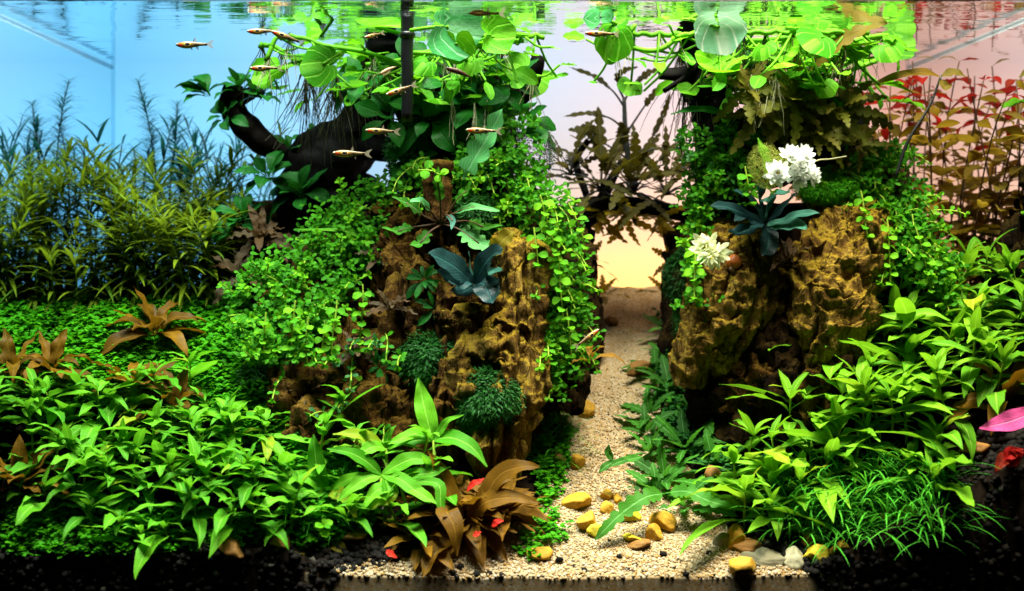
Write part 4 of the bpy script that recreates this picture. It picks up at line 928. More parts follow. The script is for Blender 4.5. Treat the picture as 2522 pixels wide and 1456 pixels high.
# the dark plants seen against the bright back pane
t = thing('tall_dark_plant', 'tall dark plant with a branching stem before the pale back pane', 'aquatic plant', at(1552, 470, 3.6))
tube_part('stem', [(1552, 480, 3.6), (1548, 400, 3.6), (1540, 320, 3.6), (1537, 240, 3.6)], [.04, .036, .03, .022], 'darkstem', t, t.location, 8)
for pts, w in [([(1538, 265), (1510, 225), (1465, 190), (1400, 165)], 20), ([(1540, 320), (1500, 290), (1450, 280), (1385, 288)], 20), ([(1537, 245), (1522, 210), (1530, 180), (1570, 165)], 26), ([(1537, 250), (1560, 210), (1600, 180), (1640, 170)], 26), ([(1542, 330), (1585, 265), (1605, 240), (1650, 190)], 24), ([(1550, 395), (1600, 350), (1635, 280), (1650, 230)], 18), ([(1552, 400), (1600, 370), (1650, 365), (1700, 380)], 16), ([(1550, 395), (1500, 360), (1450, 330), (1400, 320)], 52), ([(1550, 400), (1480, 380), (1460, 330), (1440, 300)], 46), ([(1550, 395), (1535, 360), (1532, 330), (1528, 300)], 40)]:
    c = [(u, v, 3.6-.06*k) for k, (u, v) in enumerate(pts)]
    tube_part('leaf_stalk', c[:3], [.014, .010, .007], 'darkstem', t, t.location, 5, 10)
    ribbon('lobed_leaf', [c[1]]+c[2:], w, M['lobeddark'], parent=t, base=t.location, lobes=7, n=34, nw=2)
for u, v, y, n, L, lab in [(1480, 470, 3.3, 20, (.45, .85), 'dark lobed-leaved plant on the left half of the wooden arch'), (1560, 475, 3.3, 20, (.45, .85), 'dark lobed-leaved plant on the middle of the wooden arch'), (1640, 480, 3.3, 17, (.42, .76), 'dark lobed-leaved plant on the right half of the wooden arch'), (1405, 430, 3.2, 14, (.42, .76), 'dark lobed-leaved plant between the left island and the arch'), (1700, 430, 3.2, 8, (.4, .6), 'dark lobed-leaved plant between the arch and the right island')]:
    rosette('lobed_plant', 'aquatic plant', at(u, v, y), LB, LS['lobeddark'], n, L, label=lab, el=(-.2, 1.35), normal=(0, -.35, .9), stalk='darkstem')
for u, v, y, n, L, lab, nm in [(1480, 520, 3.3, 9, (.34, .5), 'dark amber leaves drooping from the left end of the arch', (-.3, -.3, -.8)), (1620, 530, 3.3, 9, (.34, .5), 'dark amber leaves drooping from the right end of the arch', (.3, -.3, -.8)), (1540, 520, 3.35, 16, (.36, .6), 'amber lobed leaves hanging from the arch before the glowing opening', (0, -.3, -.95)), (1440, 640, 3.4, 7, (.35, .5), 'amber lobed-leaved plant at the left side of the glowing opening', (.6, -.3, .4)), (1660, 640, 3.4, 6, (.3, .4), 'amber lobed-leaved plant at the right side of the glowing opening', (-.6, -.3, .3)), (1480, 730, 3.9, 7, (.35, .5), 'low amber lobed-leaved plant on the sill of the glowing opening', (.2, -.2, 1)), (1640, 725, 3.9, 6, (.3, .42), 'low dark fringed plant at the right foot of the glowing opening', (-.2, -.2, 1))]:
    rosette('lobed_plant', 'aquatic plant', at(u, v, y), LB, LS['lobedyellow'], n, L, label=lab, el=(.1, 1.2), normal=nm)
for u, v, y, n, L, lab in [(1960, 250, 1.9, 12, (.42, .64), 'dark olive lobed-leaved plant high on the right island'), (2070, 270, 2.0, 11, (.42, .6), 'dark olive lobed-leaved plant beside the red stems'), (1880, 280, 1.95, 10, (.4, .56), 'dark olive lobed-leaved plant right of the black trunk'), (2010, 330, 1.9, 10, (.36, .5), 'dark olive lobed-leaved plant above the upper white flower'), (1840, 220, 1.9, 9, (.4, .54), 'dark olive lobed-leaved plant close under the floating leaves'), (2110, 360, 2.2, 8, (.36, .5), 'dark olive lobed-leaved plant above the creeping greenery at the right')]:
    rosette('lobed_plant', 'aquatic plant', at(u, v, y-.35), LB, LS['lobedolive'], n+6, L, label=lab, el=(-.2, 1.1), normal=(R(-.3, .3), -.7, .5))
t = thing('lobed_plant', 'brown lobed leaf slanting up through the floating leaves at the right', 'aquatic plant', at(2000, 165, 1.4), LB)
ribbon('lobed_leaf', [(1995, 175, 1.4), (2040, 125, 1.35), (2100, 85, 1.3), (2185, 55, 1.25)], 56, M['olive'], parent=t, base=t.location, lobes=6, n=34, nw=2)
t = thing('lobed_plant', 'single dark green leaf pointing left from the black trunk of the right island', 'aquatic plant', at(1800, 285, 1.6), LB)
ribbon('leaf', [(1800, 285, 1.6), (1750, 272, 1.55), (1700, 270, 1.5), (1652, 282, 1.45)], 24, M['anubias'], parent=t, base=t.location)
t = thing('lobed_plant', 'green wavy leaf standing in front of the upper white flower', 'aquatic plant', at(1890, 440, 1.05), LB)
ribbon('leaf', [(1888, 440, 1.05), (1890, 405, 1.05), (1878, 370, 1.05), (1866, 340, 1.08)], 30, M['lance'], prof='strap', parent=t, base=t.location, N=(.5, -.8, .1))

# ---------------------------------------------------------------- creeping vines
EXTRA = []
def loose_sprig(p0, d0, L, g, grav, leaf, gap=.07, wob=.35):
    d = Vector(d0).normalized(); G = Vector(grav); p = Vector(p0); az = R(0, 6.28); n = max(3, int(L/gap)); out = []
    for i in range(n):
        d = (d+G*g+Vector((R(-1, 1), R(-1, 1), R(-1, 1)))*wob*.4).normalized(); p = p+d*gap; az += PI/2; F = frame(d, (.3, .8, .2))
        for s in (0, PI):
            q = F @ Vector((.35, math.cos(az+s), math.sin(az+s)))
            out.append(((q+Vector((0, -.25, .25))).normalized(), Vector((R(-.3, .3), -.55+R(-.3, .3), .85))+d*.3, R(*leaf)*(1-.45*(i/n)**3), p))
    return out
def patch(poly, n, y0, y1, v0, v1, group, mats, text, L=(.22, .4), out=(0, -.7, .5), g=.12, grav=(0, -.2, -1), leaf=(.06, .085), T=None, mind=9, bands=None, extra=2.2):
    """vines rooted over a slope: depth runs from y0 at v0 to y1 at v1; bands name the strips they are numbered in"""
    yof = lambda v: lerp(y0, y1, min(1.2, max(-.2, (v-v0)/(v1-v0))))
    P = sample(poly, n, mind); P.sort(key=lambda p: p[1]); k = math.ceil(len(P)/len(bands))
    dv = lambda: Vector(out)+Vector((R(-.7, .7), R(-.5, .3), R(-.5, .6)))
    for b, words in enumerate(bands):
        ts = [vine(at(u, v, yof(v)-.03), dv(), R(*L), group, grav=grav, g=g+R(-.05, .15), leaf=leaf, mat=random.choice(mats), T=T) for u, v in P[b*k:(b+1)*k]]
        number(ts, text.format('{0}', words))
    for u, v in sample(poly, int(n*extra)): EXTRA.extend(loose_sprig(at(u, v, yof(v)+R(0, .15)), dv(), R(*L), g+R(-.05, .15), grav, leaf))
VG = 'small-leaved creeping vines'
B = ['topmost strip', 'upper strip', 'middle strip', 'lower strip', 'lowest strip']
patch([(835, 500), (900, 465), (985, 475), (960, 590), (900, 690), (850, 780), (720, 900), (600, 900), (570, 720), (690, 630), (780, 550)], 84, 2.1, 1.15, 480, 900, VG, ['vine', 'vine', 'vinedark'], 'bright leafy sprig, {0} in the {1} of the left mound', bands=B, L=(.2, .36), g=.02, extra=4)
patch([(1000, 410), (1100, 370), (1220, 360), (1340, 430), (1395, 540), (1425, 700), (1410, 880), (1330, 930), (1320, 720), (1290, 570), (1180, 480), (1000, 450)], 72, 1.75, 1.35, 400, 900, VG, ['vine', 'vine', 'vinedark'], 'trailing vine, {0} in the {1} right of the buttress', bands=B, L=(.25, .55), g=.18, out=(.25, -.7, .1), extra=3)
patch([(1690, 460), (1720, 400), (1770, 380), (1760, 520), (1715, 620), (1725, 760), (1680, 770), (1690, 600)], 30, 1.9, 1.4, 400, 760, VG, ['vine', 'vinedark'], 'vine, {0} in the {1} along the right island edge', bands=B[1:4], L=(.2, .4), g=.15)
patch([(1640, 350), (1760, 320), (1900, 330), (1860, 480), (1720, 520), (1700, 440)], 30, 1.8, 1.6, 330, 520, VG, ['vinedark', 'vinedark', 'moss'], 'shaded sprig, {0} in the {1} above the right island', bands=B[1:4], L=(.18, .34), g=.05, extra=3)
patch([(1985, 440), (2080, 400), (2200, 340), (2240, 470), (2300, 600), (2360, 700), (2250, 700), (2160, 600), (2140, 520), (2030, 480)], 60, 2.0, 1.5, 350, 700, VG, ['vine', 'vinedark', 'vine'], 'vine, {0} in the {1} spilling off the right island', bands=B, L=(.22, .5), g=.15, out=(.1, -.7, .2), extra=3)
patch([(560, 880), (680, 900), (720, 1000), (720, 1080), (640, 1050), (560, 950)], 10, 1.9, 1.3, 880, 1080, VG, ['vinedark', 'carpet'], 'shaded sprig, {0} at the foot of the left mound', bands=['x'], L=(.16, .3), g=0, extra=6)
patch([(1270, 260), (1320, 280), (1320, 420), (1180, 420), (1180, 350)], 10, 2.0, 1.7, 260, 420, VG, ['vinedark'], 'dark sprig, {0} behind the upright lobed leaf', bands=['x'], L=(.2, .4), g=.1, extra=4)
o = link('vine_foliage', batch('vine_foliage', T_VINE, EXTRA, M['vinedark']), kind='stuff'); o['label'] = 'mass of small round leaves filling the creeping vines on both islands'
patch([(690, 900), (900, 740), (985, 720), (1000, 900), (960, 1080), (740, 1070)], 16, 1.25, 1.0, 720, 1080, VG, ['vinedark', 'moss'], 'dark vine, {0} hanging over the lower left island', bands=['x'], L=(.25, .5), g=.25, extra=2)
# single strands whose leaves can be told apart
for i, (u, v, d, L, lab) in enumerate([(893, 700, (0, -.15, -1), .62, 'hanging vine with large round leaves nearest the middle of the left island'), (868, 880, (0, -.1, -1), .50, 'lowest hanging vine dangling alone before the brown stone'), (830, 740, (-.05, -.2, -1), .55, 'hanging vine second from the right of the curtain on the left island'), (800, 790, (0, -.2, -1), .40, 'short hanging vine in the middle of the curtain on the left island'), (760, 780, (-.1, -.2, -1), .46, 'hanging vine left of the middle of the curtain on the left island'), (728, 740, (-.1, -.2, -1), .45, 'hanging vine above the green star-shaped rosette'), (655, 770, (-.1, -.2, -1), .40, 'hanging vine at the left end of the curtain on the left island'),
        (1315, 560, (.1, -.2, -1), .36, 'yellow-stemmed vine beside the tip of the ochre buttress'), (1330, 480, (.35, -.2, -1), .66, 'long yellow-stemmed vine running down right of the buttress'), (1370, 600, (.15, -.2, -1), .7, 'vine dangling at the right edge of the left island'), (1310, 760, (0, -.2, -1), .66, 'vine dangling beside the lower buttress'), (1345, 800, (.1, -.2, -1), .45, 'short vine dangling over the path edge'), (1395, 760, (.1, -.2, -1), .5, 'vine dangling nearest the path'), (1400, 500, (.5, -.2, -.8), .5, 'vine reaching right towards the wooden arch'),
        (1835, 410, (.15, -.2, -1), .40, 'vine hanging over the dark teal rosette'), (1712, 600, (-.05, -.2, -1), .55, 'vine dangling left of the lower white flower'), (2185, 540, (.1, -.2, -1), .62, 'vine hanging over the right shoulder of the right island'), (2255, 560, (.4, -.2, -1), .6, 'vine trailing down towards the right bed'), (2120, 470, (.2, -.2, -1), .5, 'vine hanging beside the hollow ochre stone'), (2300, 600, (.5, -.2, -.8), .55, 'vine reaching right before the red stems'),
        (1030, 420, (.7, -.5, .2), .32, 'bright sprig lying across the tan stump'), (600, 1020, (.5, -.5, .5), .3, 'bright sprig at the left foot of the island'), (780, 1330, (.1, -.3, .9), .22, 'bright sprig standing by the fallen leaves at the front'), (1560, 0, (0, 0, -1), .0, '')]):
    if L <= 0: continue
    p = at(u, v, 1.02 if u < 920 else 1.15 if u < 1420 else 1.2 if u < 2000 else 1.35)
    if v > 1300: p = ground_at(u, v+20)
    vine(p, d, L, 'single vine strands', g=.22, leaf=(.085, .12), gap=.085, hero=True, wob=.25, r=.009, label=lab)

# ---------------------------------------------------------------- moss
def moss(u, v, y, ru, rv, n, label, mat='moss', sc_=.09, depth=.6, T=None, name='moss_clump'):
    k = (y+DIST)/FPX; its = []; c = at(u, v, y)
    for _ in range(int(n*2.2)):
        d = Vector((rng.normal(), -abs(rng.normal())*.9, rng.normal()*.9)).normalized()
        f = R(.55, 1)**.5; p = Vector((d.x*ru*k*f, d.y*ru*k*depth*f, d.z*rv*k*f))
        p += Vector((d.x*ru, d.y*ru*depth, d.z*rv))*k*.75*noise.noise((c+p)*3.2)
        q = (d+Vector((R(-1.1, 1.1), R(-.6, .4), R(-1.3, .2)))).normalized()
        its.append((q, d, R(.5, 1.3)*sc_*.62, p))
    o = link(name, batch(name, T or T_MOSS, its, M[mat])); o.location = c
    return tag(o, label, 'moss', 'moss clumps')
moss(1060, 880, 1.2, 78, 75, 2400, 'feathery dark green moss clump in the middle of the left island')
moss(1195, 985, .95, 72, 85, 2600, 'dark round moss clump on the foot of the ochre buttress')
moss(1900, 740, 1.75, 70, 80, 2200, 'dark moss clump in the cleft of the right island')
moss(1180, 545, 1.55, 70, 50, 1600, 'dark moss between the lobed rosette and the buttress')
moss(640, 960, 1.5, 60, 60, 1500, 'dark moss clump at the left foot of the island')
moss(1060, 1010, 1.25, 40, 60, 900, 'thin dark moss on the brown stone spine')
moss(2030, 470, 1.6, 70, 30, 1200, 'low green moss over the crown of the hollow ochre stone', 'carpet', .06)
moss(1890, 410, 1.05, 44, 48, 1800, 'pale yellow-green moss ball behind the upper white flower', 'palemoss', .05, T=T_HAIR)
moss(1955, 385, 1.0, 36, 26, 900, 'pale moss tuft along the top of the upper white flower', 'palemoss', .05, T=T_HAIR)
moss(1830, 160, 2.0, 90, 50, 1300, 'dark moss under the floating leaves at the black trunk', 'moss', .12)
moss(1290, 380, 2.3, 60, 90, 2200, 'dark moss covering the right end of the left driftwood trunk', 'moss', .06)
moss(1700, 720, 2.6, 60, 110, 1800, 'dark moss on the pillar right of the opening', 'moss', .1)
moss(1000, 420, 2.3, 60, 90, 1600, 'dark moss at the left of the tan stump', 'moss', .1)

# ---------------------------------------------------------------- floating plants
FG = 'floating lime-green plants at the surface'
def rootlets(t, p, n, L, mat='root', spread=.35):
    m = MB()
    for _ in range(n):
        d = Vector((R(-1, 1)*spread, R(-1, 1)*spread, -1)).normalized(); q = p.copy(); pts = [q.copy()]; LL = L*R(.4, 1)
        for k in range(6):
            d = (d+Vector((R(-1, 1), R(-1, 1), R(-.6, .2)))*.22).normalized(); q = q+d*LL/6; pts.append(q.copy())
        m.tube(pts, [.0055, .005, .0045, .004, .0035, .003, .002], 3, cap=False)
    link('roots', m.mesh('roots', M[mat]), t)
def floater(pts, label, nleaf=7, size=(.26, .42), roots=12, rootL=.5, mat='root', low=.55, pale=False):
    """a runner along (u, v, y) with a leaf on its stalk at every node"""
    c = catmull([at(p[0], p[1], p[2]+.45) for p in pts], 24); c = [Vector((q.x, q.y, min(q.z, ZW-.06-.03*abs(math.sin(i*.9))))) for i, q in enumerate(c)]; b = c[0].copy()
    t = thing('floating_plant', label, 'floating plant', b, FG)
    m = MB(); m.tube([p-b for p in c], [.024]*24, 7); link('runner', m.mesh('runner', M['floatstem']), t)
    for i in range(nleaf):
        p = c[int((i+.5)/nleaf*23)]-b; ws = p+b
        for s in ((0,) if R(0, 1) < .4 else (0, 1)):
            r = R(size[0]*.5, size[1]*.85)
            q = Vector((ws.x+R(-.45, .45), ws.y+R(-.4, .3), min(ZW-(.03 if R(0, 1) < .15 else R(.08, .62)), ws.z+R(-.25, low))))-b
            if px(q+b)[0] < 650 or q.z+b.z < 4.2 and R(0, 1) < .3: continue
            m = MB(); mid = (p+q)*.5+Vector((0, 0, -.05)); m.tube(catmull([p, mid, q], 8), [.012]*8, 5, cap=False)
            link('leaf_stalk', m.mesh('leaf_stalk', M['floatstem']), t)
            flat = R(0, 1) < .62
            up = Vector((R(-.25, .25), R(-.35, .05), 1)) if flat else Vector((R(-.7, .7), R(-1, -.4), R(.2, .9)))
            d = Vector((q-p).normalized()+Vector((R(-.4, .4), R(-.4, .2), 0)))
            put(t, random.choice(LS['float'] if R(0, 1) < .5 else LS['floatoval']), q, d-up*d.dot(up)/up.length_squared, r, up)
        if roots and i % 2 == 0: rootlets(t, p, roots, rootL, mat)
    return t
floater([(655, 150, 1.2), (700, 70, 1.25), (790, 110, 1.2), (905, 130, 1.2), (1050, 185, 1.25)], 'floating plant with a thick runner at the left, white roots below its middle', 8, (.26, .4), 14, .45)
floater([(760, 165, 1.6), (720, 140, 1.7), (660, 105, 1.8), (640, 90, 1.9)], 'small floating plant at the left end of the floating group', 5, (.26, .38), 8, .9, 'rootdark')
floater([(820, 200, 2.2), (860, 150, 2.2), (880, 110, 2.3), (760, 120, 2.4)], 'floating plant with long dark roots above the driftwood', 7, (.26, .38), 26, 1.0, 'rootdark')
floater([(900, 160, 1.5), (980, 150, 1.5), (1100, 120, 1.5), (1220, 150, 1.5)], 'floating plant behind the black pipe', 9, (.28, .42), 5, .4)
floater([(1000, 130, 1.1), (1100, 130, 1.05), (1200, 110, 1.0), (1290, 100, 1.0)], 'floating plant with large leaves right of the pipe', 8, (.32, .46), 4, .4)
floater([(1050, 200, 1.5), (1150, 195, 1.5), (1250, 180, 1.5), (1330, 190, 1.5)], 'floating plant low at the right of the left group', 9, (.3, .44), 10, .45)
floater([(900, 90, 2.4), (1000, 110, 2.5), (1150, 120, 2.5), (1300, 110, 2.6)], 'floating plant at the back of the left group', 10, (.3, .42), 6, .6, 'rootdark')
floater([(1120, 60, 1.1), (1180, 80, 1.1), (1260, 60, 1.1), (1340, 50, 1.2)], 'floating plant close under the surface above the left island', 7, (.28, .4), 3, .3)
floater([(1100, 230, 1.7), (1200, 230, 1.7), (1290, 250, 1.7)], 'floating plant sunk deep among the dark leaves', 7, (.28, .38), 8, .5)
floater([(1530, 130, 1.0), (1560, 70, 1.0), (1640, 40, 1.05), (1740, 55, 1.0)], 'floating plant reaching left over the gap between the islands', 4, (.2, .3), 6, .3)
floater([(1480, 95, 1.1), (1610, 125, 1.0), (1690, 80, 1.0), (1790, 50, 1.0)], 'floating plant with a curved runner left of the right island', 4, (.22, .34), 5, .35)
for i, (p0, lab) in enumerate([(((1760, 90, 1.2), (1850, 100, 1.2), (1960, 90, 1.2), (2080, 70, 1.2)), 'floating plant in the middle of the bright right group'), (((1800, 150, 1.3), (1900, 150, 1.3), (2000, 130, 1.3), (2120, 140, 1.3)), 'floating plant along the lower edge of the bright right group'), (((1820, 40, .9), (1920, 50, .9), (2030, 40, .9), (2140, 30, .9)), 'floating plant nearest the front of the bright right group'), (((1780, 110, 2.0), (1900, 120, 2.1), (2040, 120, 2.1), (2180, 110, 2.2)), 'floating plant at the back of the bright right group'), (((1880, 185, 1.4), (1960, 200, 1.4), (2040, 190, 1.4), (2160, 150, 1.4)), 'floating plant with drooping runner below the bright right group'),
        (((1840, 75, 1.5), (1930, 90, 1.55), (2020, 80, 1.6), (2150, 90, 1.6)), 'floating plant between the middle and the back of the bright right group'), (((1750, 60, 1.5), (1830, 70, 1.5), (1900, 75, 1.5)), 'floating plant beside the top of the black trunk'), (((2060, 130, 1.1), (2110, 100, 1.1), (2190, 85, 1.1)), 'floating plant at the right end of the bright right group'), (((1670, 130, 1.6), (1740, 140, 1.6), (1830, 150, 1.6)), 'floating plant with many roots round the black trunk'), (((1860, 20, 1.6), (1960, 110, 1.75), (2060, 100, 1.8)), 'floating plant half hidden in the bright right group')]):
    floater(p0, lab, 10, (.28, .44), 6 if i not in (4, 8) else 16, .5 if i != 8 else 1.0, 'root' if i % 2 else 'rootdark', low=.45)
def bigleaf(label, u, v, y, r, up, d, mesh, stalk):
    p = at(u, v, y); t = thing('floating_leaf', label, 'leaf', p, 'single large floating leaves')
    put(t, mesh, Vector(), d, r, up)
    c = [Vector()]+[at(*q)-p for q in stalk]; m = MB(); m.tube(catmull(c, 10), [.018]*10, 6); link('leaf_stalk', m.mesh('leaf_stalk', M['floatstem']), t)
bigleaf('large pale green leaf with white veins facing the viewer right of the pipe', 1105, 66, .95, .56, (.25, -1, .0), (1, .2, -.15), LS['pale'][0], [(1060, 68, 1.0), (1010, 75, 1.1)])
bigleaf('round lime leaf beside the large pale veined leaf', 1215, 88, .95, .36, (.2, -1, .2), (1, .1, .05), LS['float'][1], [(1200, 130, 1.1)])
bigleaf('heart-shaped lime leaf below the large pale veined leaf', 1122, 105, .95, .34, (-.1, -.9, .5), (0, .2, -1), LS['float'][2], [(1150, 150, 1.1)])
bigleaf('nibbled lime leaf hanging at the left of the floating group', 795, 160, 1.05, .38, (.15, -1, .3), (-1, .1, -.1), LS['float'][3], [(840, 130, 1.1)])
bigleaf('pale umbrella leaf with bright white veins at the top of the black trunk', 1772, 68, .85, .44, (-.35, -1, -.1), (.3, .1, -1), LS['umbrella'][0], [(1700, 48, .95)])
bigleaf('folded green leaf hanging in the gap between the islands', 1508, 90, .95, .44, (-.7, -.7, .2), (-.3, .2, -1), LS['float'][4], [(1540, 95, 1.0), (1565, 60, 1.0)])
bigleaf('pale folded leaf at the surface in the gap between the islands', 1478, 40, .95, .30, (-.6, -.8, .2), (-.2, .2, 1), LS['pale'][0], [(1520, 60, 1.0)])
bigleaf('long lime leaf lying flat at the surface beside the pipe', 925, 66, 1.55, .56, (0, -.12, 1), (1, 0, 0), LS['float'][0], [(1010, 90, 1.5)])
bigleaf('lime leaf edge-on at the surface in the middle of the left group', 820, 47, 1.1, .42, (0, -.15, 1), (1, 0, 0), LS['float'][5], [(790, 90, 1.2)])
bigleaf('bright upright lime leaf at the surface left of the pipe', 765, 25, .9, .34, (-.2, -.9, .3), (0, .2, 1), LS['float'][1], [(790, 60, 1.0)])
for i, (u, v, y, n, L, lab) in enumerate([(790, 185, 2.3, 46, 1.0, 'curtain of fine dark roots hanging above the driftwood'), (1700, 215, 2.0, 60, 1.0, 'curtain of fine roots hanging left of the black trunk'), (1300, 300, 2.3, 30, .8, 'wispy roots at the right of the left island top'), (1170, 250, 1.6, 22, .5, 'pale roots dangling among the dark broad leaves'), (1850, 190, 1.5, 40, .6, 'pale roots dangling under the bright right group')]):
    t = thing('root_curtain', lab, 'roots', at(u, v, y))
    for k in range(3): rootlets(t, Vector((R(-.25, .25), R(-.1, .1), R(-.03, .03))), n//3, L, 'rootdark' if i < 3 else 'root', .22)

# ---------------------------------------------------------------- red stems at the right
def redstem(x, y, top, label_kind, red, n):
    b = Vector((x, y, 2.1+.05*R(-1, 1))); h = top-b.z
    t = thing('red_stem_plant', None, 'aquatic plant', b, 'red and olive stems at the back right')
    lean = (R(-.24, .10), R(-.2, .05)); me, pts = stem_mesh(h, lean, .013, M['brownstem'], 12, .05); link('stem', me, t)
    az = R(0, 6.28)
    for i in range(n):
        f = .08+.92*i/(n-1); k = f*11; a = int(min(k, 10)); p = pts[a].lerp(pts[a+1], k-a); az += PI/2+R(-.4, .4)
        for s in (0, PI):
            if R(0, 1) < .15: continue
            z = (p+b).z; pr = sstep(3.8, 4.7, z)*red
            put(t, random.choice(LS['red'] if R(0, 1) < pr else LS['olive']), p, dirv(az+s+R(-.3, .3), R(-.2, .6)), R(.28, .46)*(1-.3*(f > .9)), roll=R(-.6, .6))
    return t
for y, n, x0, x1, words in [(2.7, 4, 3.85, 4.68, 'front row'), (3.2, 6, 3.8, 4.68, 'second row'), (3.7, 7, 3.75, 4.68, 'third row'), (4.1, 6, 3.75, 4.68, 'back row')]:
    number([redstem(lerp(x0, x1, (i+.5)/n)+R(-.06, .06), y+R(-.1, .1), R(4.4, 4.97) if i % 4 else R(3.6, 4.2), '', .75, random.randint(11, 17)) for i in range(n)], 'red and olive stem at the right, {0} in the '+words)
number([redstem(R(3.2, 4.65), R(2.6, 3.8), R(2.8, 3.6), '', 0, 11) for i in range(15)], 'short olive brown stem, {0} among the red stems')
t = thing('bare_stem', 'bare black stem slanting up before the red stems', 'stem', at(2210, 430, 1.6))
tube_part('stem', [(2205, 440, 1.6), (2235, 350, 1.6), (2290, 260, 1.6), (2318, 185, 1.6)], [.018, .016, .012, .010], 'darkstem', t, t.location)
for pts in ([(2318, 190, 1.6), (2270, 178, 1.58), (2200, 190, 1.56), (2110, 225, 1.54)], [(2318, 188, 1.6), (2350, 178, 1.58), (2380, 190, 1.56)], [(2316, 195, 1.6), (2330, 215, 1.56), (2345, 208, 1.54)]):
    ribbon('leaf', pts, 26, M['olive'], parent=t, base=t.location)

# ---------------------------------------------------------------- flowers
def flower(label, u, v, y, r, n, ls, sub, stamen=True):
    t = thing('white_flower', label, 'flower', at(u, v, y), 'white flowers on the right island')
    for c, (du, dv, rr, m, N) in enumerate(sub):
        k = (y+DIST)/FPX; c0 = Vector((du*k, -.05*c, -dv*k)); Q = Vector(N).to_track_quat('Z', 'Y').to_matrix()
        for i in range(m):
            f = (i+.5)/m; d = Q @ dirv(i*2.4, lerp(-.15, 1.2, f**.8)); put(t, random.choice(ls), c0+d*.01, d, rr*(1-.35*f), Q @ Vector((0, 0, 1)), roll=R(-.3, .3), name='petal')
        V, F = ico(1); q = c0+Q @ Vector((0, 0, .035))
        link('stamen', mesh_np('stamen', V*.022+np.array(q), F, None, M['stamen']), t)
    return t
flower('large white double flower with yellow centres on top of the right island', 1945, 415, .8, .2, 30, LS['petal'], [(-28, 14, .15, 34, (-.3, -1, .2)), (24, -6, .15, 34, (.4, -1, .3)), (10, 24, .13, 26, (.3, -1, -.3)), (-6, -26, .13, 26, (0, -.8, .8)), (40, 20, .11, 22, (.8, -.8, -.1)), (20, -30, .11, 22, (.3, -.8, .7))])
flower('small cream white flower with curled petals on the ochre stone', 1748, 612, .95, .2, 24, LS['petalcream'], [(-6, -2, .18, 24, (-.5, -1, .1)), (14, 10, .16, 18, (.3, -1, -.2)), (0, 18, .15, 12, (-.1, -.7, -.8))])
t = thing('orange_ball', 'small round orange ball lodged in a hollow beside the lower white flower', 'ball', at(1808, 645, 1.28))
V, F = ico(3); link('shell', mesh_np('shell', np.array([tuple(Vector(v)*(.070+.008*noise.noise(Vector(v)*2))) for v in V]), F, None, plain('orange_shell', (0.42, 0.10, 0.015), 0.5, 0.3, 0.5, 8)), t)
m = MB(); m.tube([Vector((-.03, -.02, -.05)), Vector((-.02, -.03, -.08)), Vector((.01, -.03, -.10))], [.028, .024, .008], 8); link('foot', m.mesh('foot', M['brownstem']), t)
t = thing('thin_tendril', 'pale thin tendril reaching right from the upper white flower', 'tendril', at(1985, 410, 1.05))
tube_part('stem', [(1985, 410, 1.05), (2015, 395, 1.05), (2045, 392, 1.07), (2085, 385, 1.1)], [.008, .007, .005], 'root', t, t.location)

# ---------------------------------------------------------------- fish and shrimps
def fishmat():
    t = NT('translucent_fish_skin'); o = t.n('ShaderNodeTexCoord').outputs['Object']
    s = t.n('ShaderNodeSeparateXYZ'); t.set(s.inputs[0], o); X, Z = s.outputs[0], s.outputs[2]
    def spot(x, z, rx, rz, soft=.35):
        a = t.math('POWER', t.math('DIVIDE', t.math('SUBTRACT', X, x), rx), 2.0); b = t.math('POWER', t.math('DIVIDE', t.math('SUBTRACT', Z, z), rz), 2.0)
        return t.ramp(t.math('ADD', a, b), [(1-soft, 1), (1.0, 0)])
    r = t.n('ShaderNodeObjectInfo').outputs['Random']
    nz = t.noise(60, 4, .6, o)
    c = t.mix(nz, (0.15, 0.085, 0.03), (0.24, 0.15, 0.06))
    c = t.mix(t.ramp(Z, [(0.0, 0), (0.045, 0)]) if False else t.ramp(t.math('ADD', Z, .5), [(0.52, 0), (0.545, .75)]), c, (0.20, 0.12, 0.05))
    c = t.mix(t.ramp(t.math('ADD', Z, .5), [(0.455, .5), (0.475, 0)]), c, (0.30, 0.32, 0.26))
    c = t.mix(t.math('MULTIPLY', spot(-.14, .005, .17, .075, .7), .85), c, (0.42, 0.17, 0.008))
    c = t.mix(spot(-.115, .006, .085, .050, .2), c, (0.62, 0.42, 0.12))
    c = t.mix(spot(-.115, .006, .060, .034, .2), c, (0.006, 0.006, 0.010))
    c = t.mix(spot(.08, -.008, .045, .018, .4), c, (0.02, 0.014, 0.01))
    c = t.mix(spot(.30, -.002, .030, .028, .3), c, (0.006, 0.006, 0.008))
    c = t.mix(spot(-.285, -.020, .055, .040, .5), c, (0.72, 0.035, 0.012))
    p = t.n('ShaderNodeBsdfPrincipled', i_Base_Color=c, i_Roughness=.32); p.inputs['Specular IOR Level'].default_value = .5
    tl = t.n('ShaderNodeBsdfTranslucent'); t.set(tl.inputs[0], c)
    return t.surf(t.n('ShaderNodeMixShader', i_0=.25, i_1=p.outputs[0], i_2=tl.outputs[0]).outputs[0])
M['fish'] = fishmat()
M['eyeball'] = plain('fish_eye', (0.004, 0.004, 0.006), .12, .7, 0); M['iris'] = plain('silver_iris', (.62, .60, .45), .25, .6, .1)
def finmat():
    t = NT('clear_fin'); p = t.n('ShaderNodeBsdfPrincipled', i_Base_Color=(.36, .30, .20), i_Roughness=.4); tp = t.n('ShaderNodeBsdfTransparent')
    return t.surf(t.n('ShaderNodeMixShader', i_0=.55, i_1=p.outputs[0], i_2=tp.outputs[0]).outputs[0])
M['fin'] = finmat(); M['findark'] = plain('dark_fin_edge', (.03, .02, .02), .4)
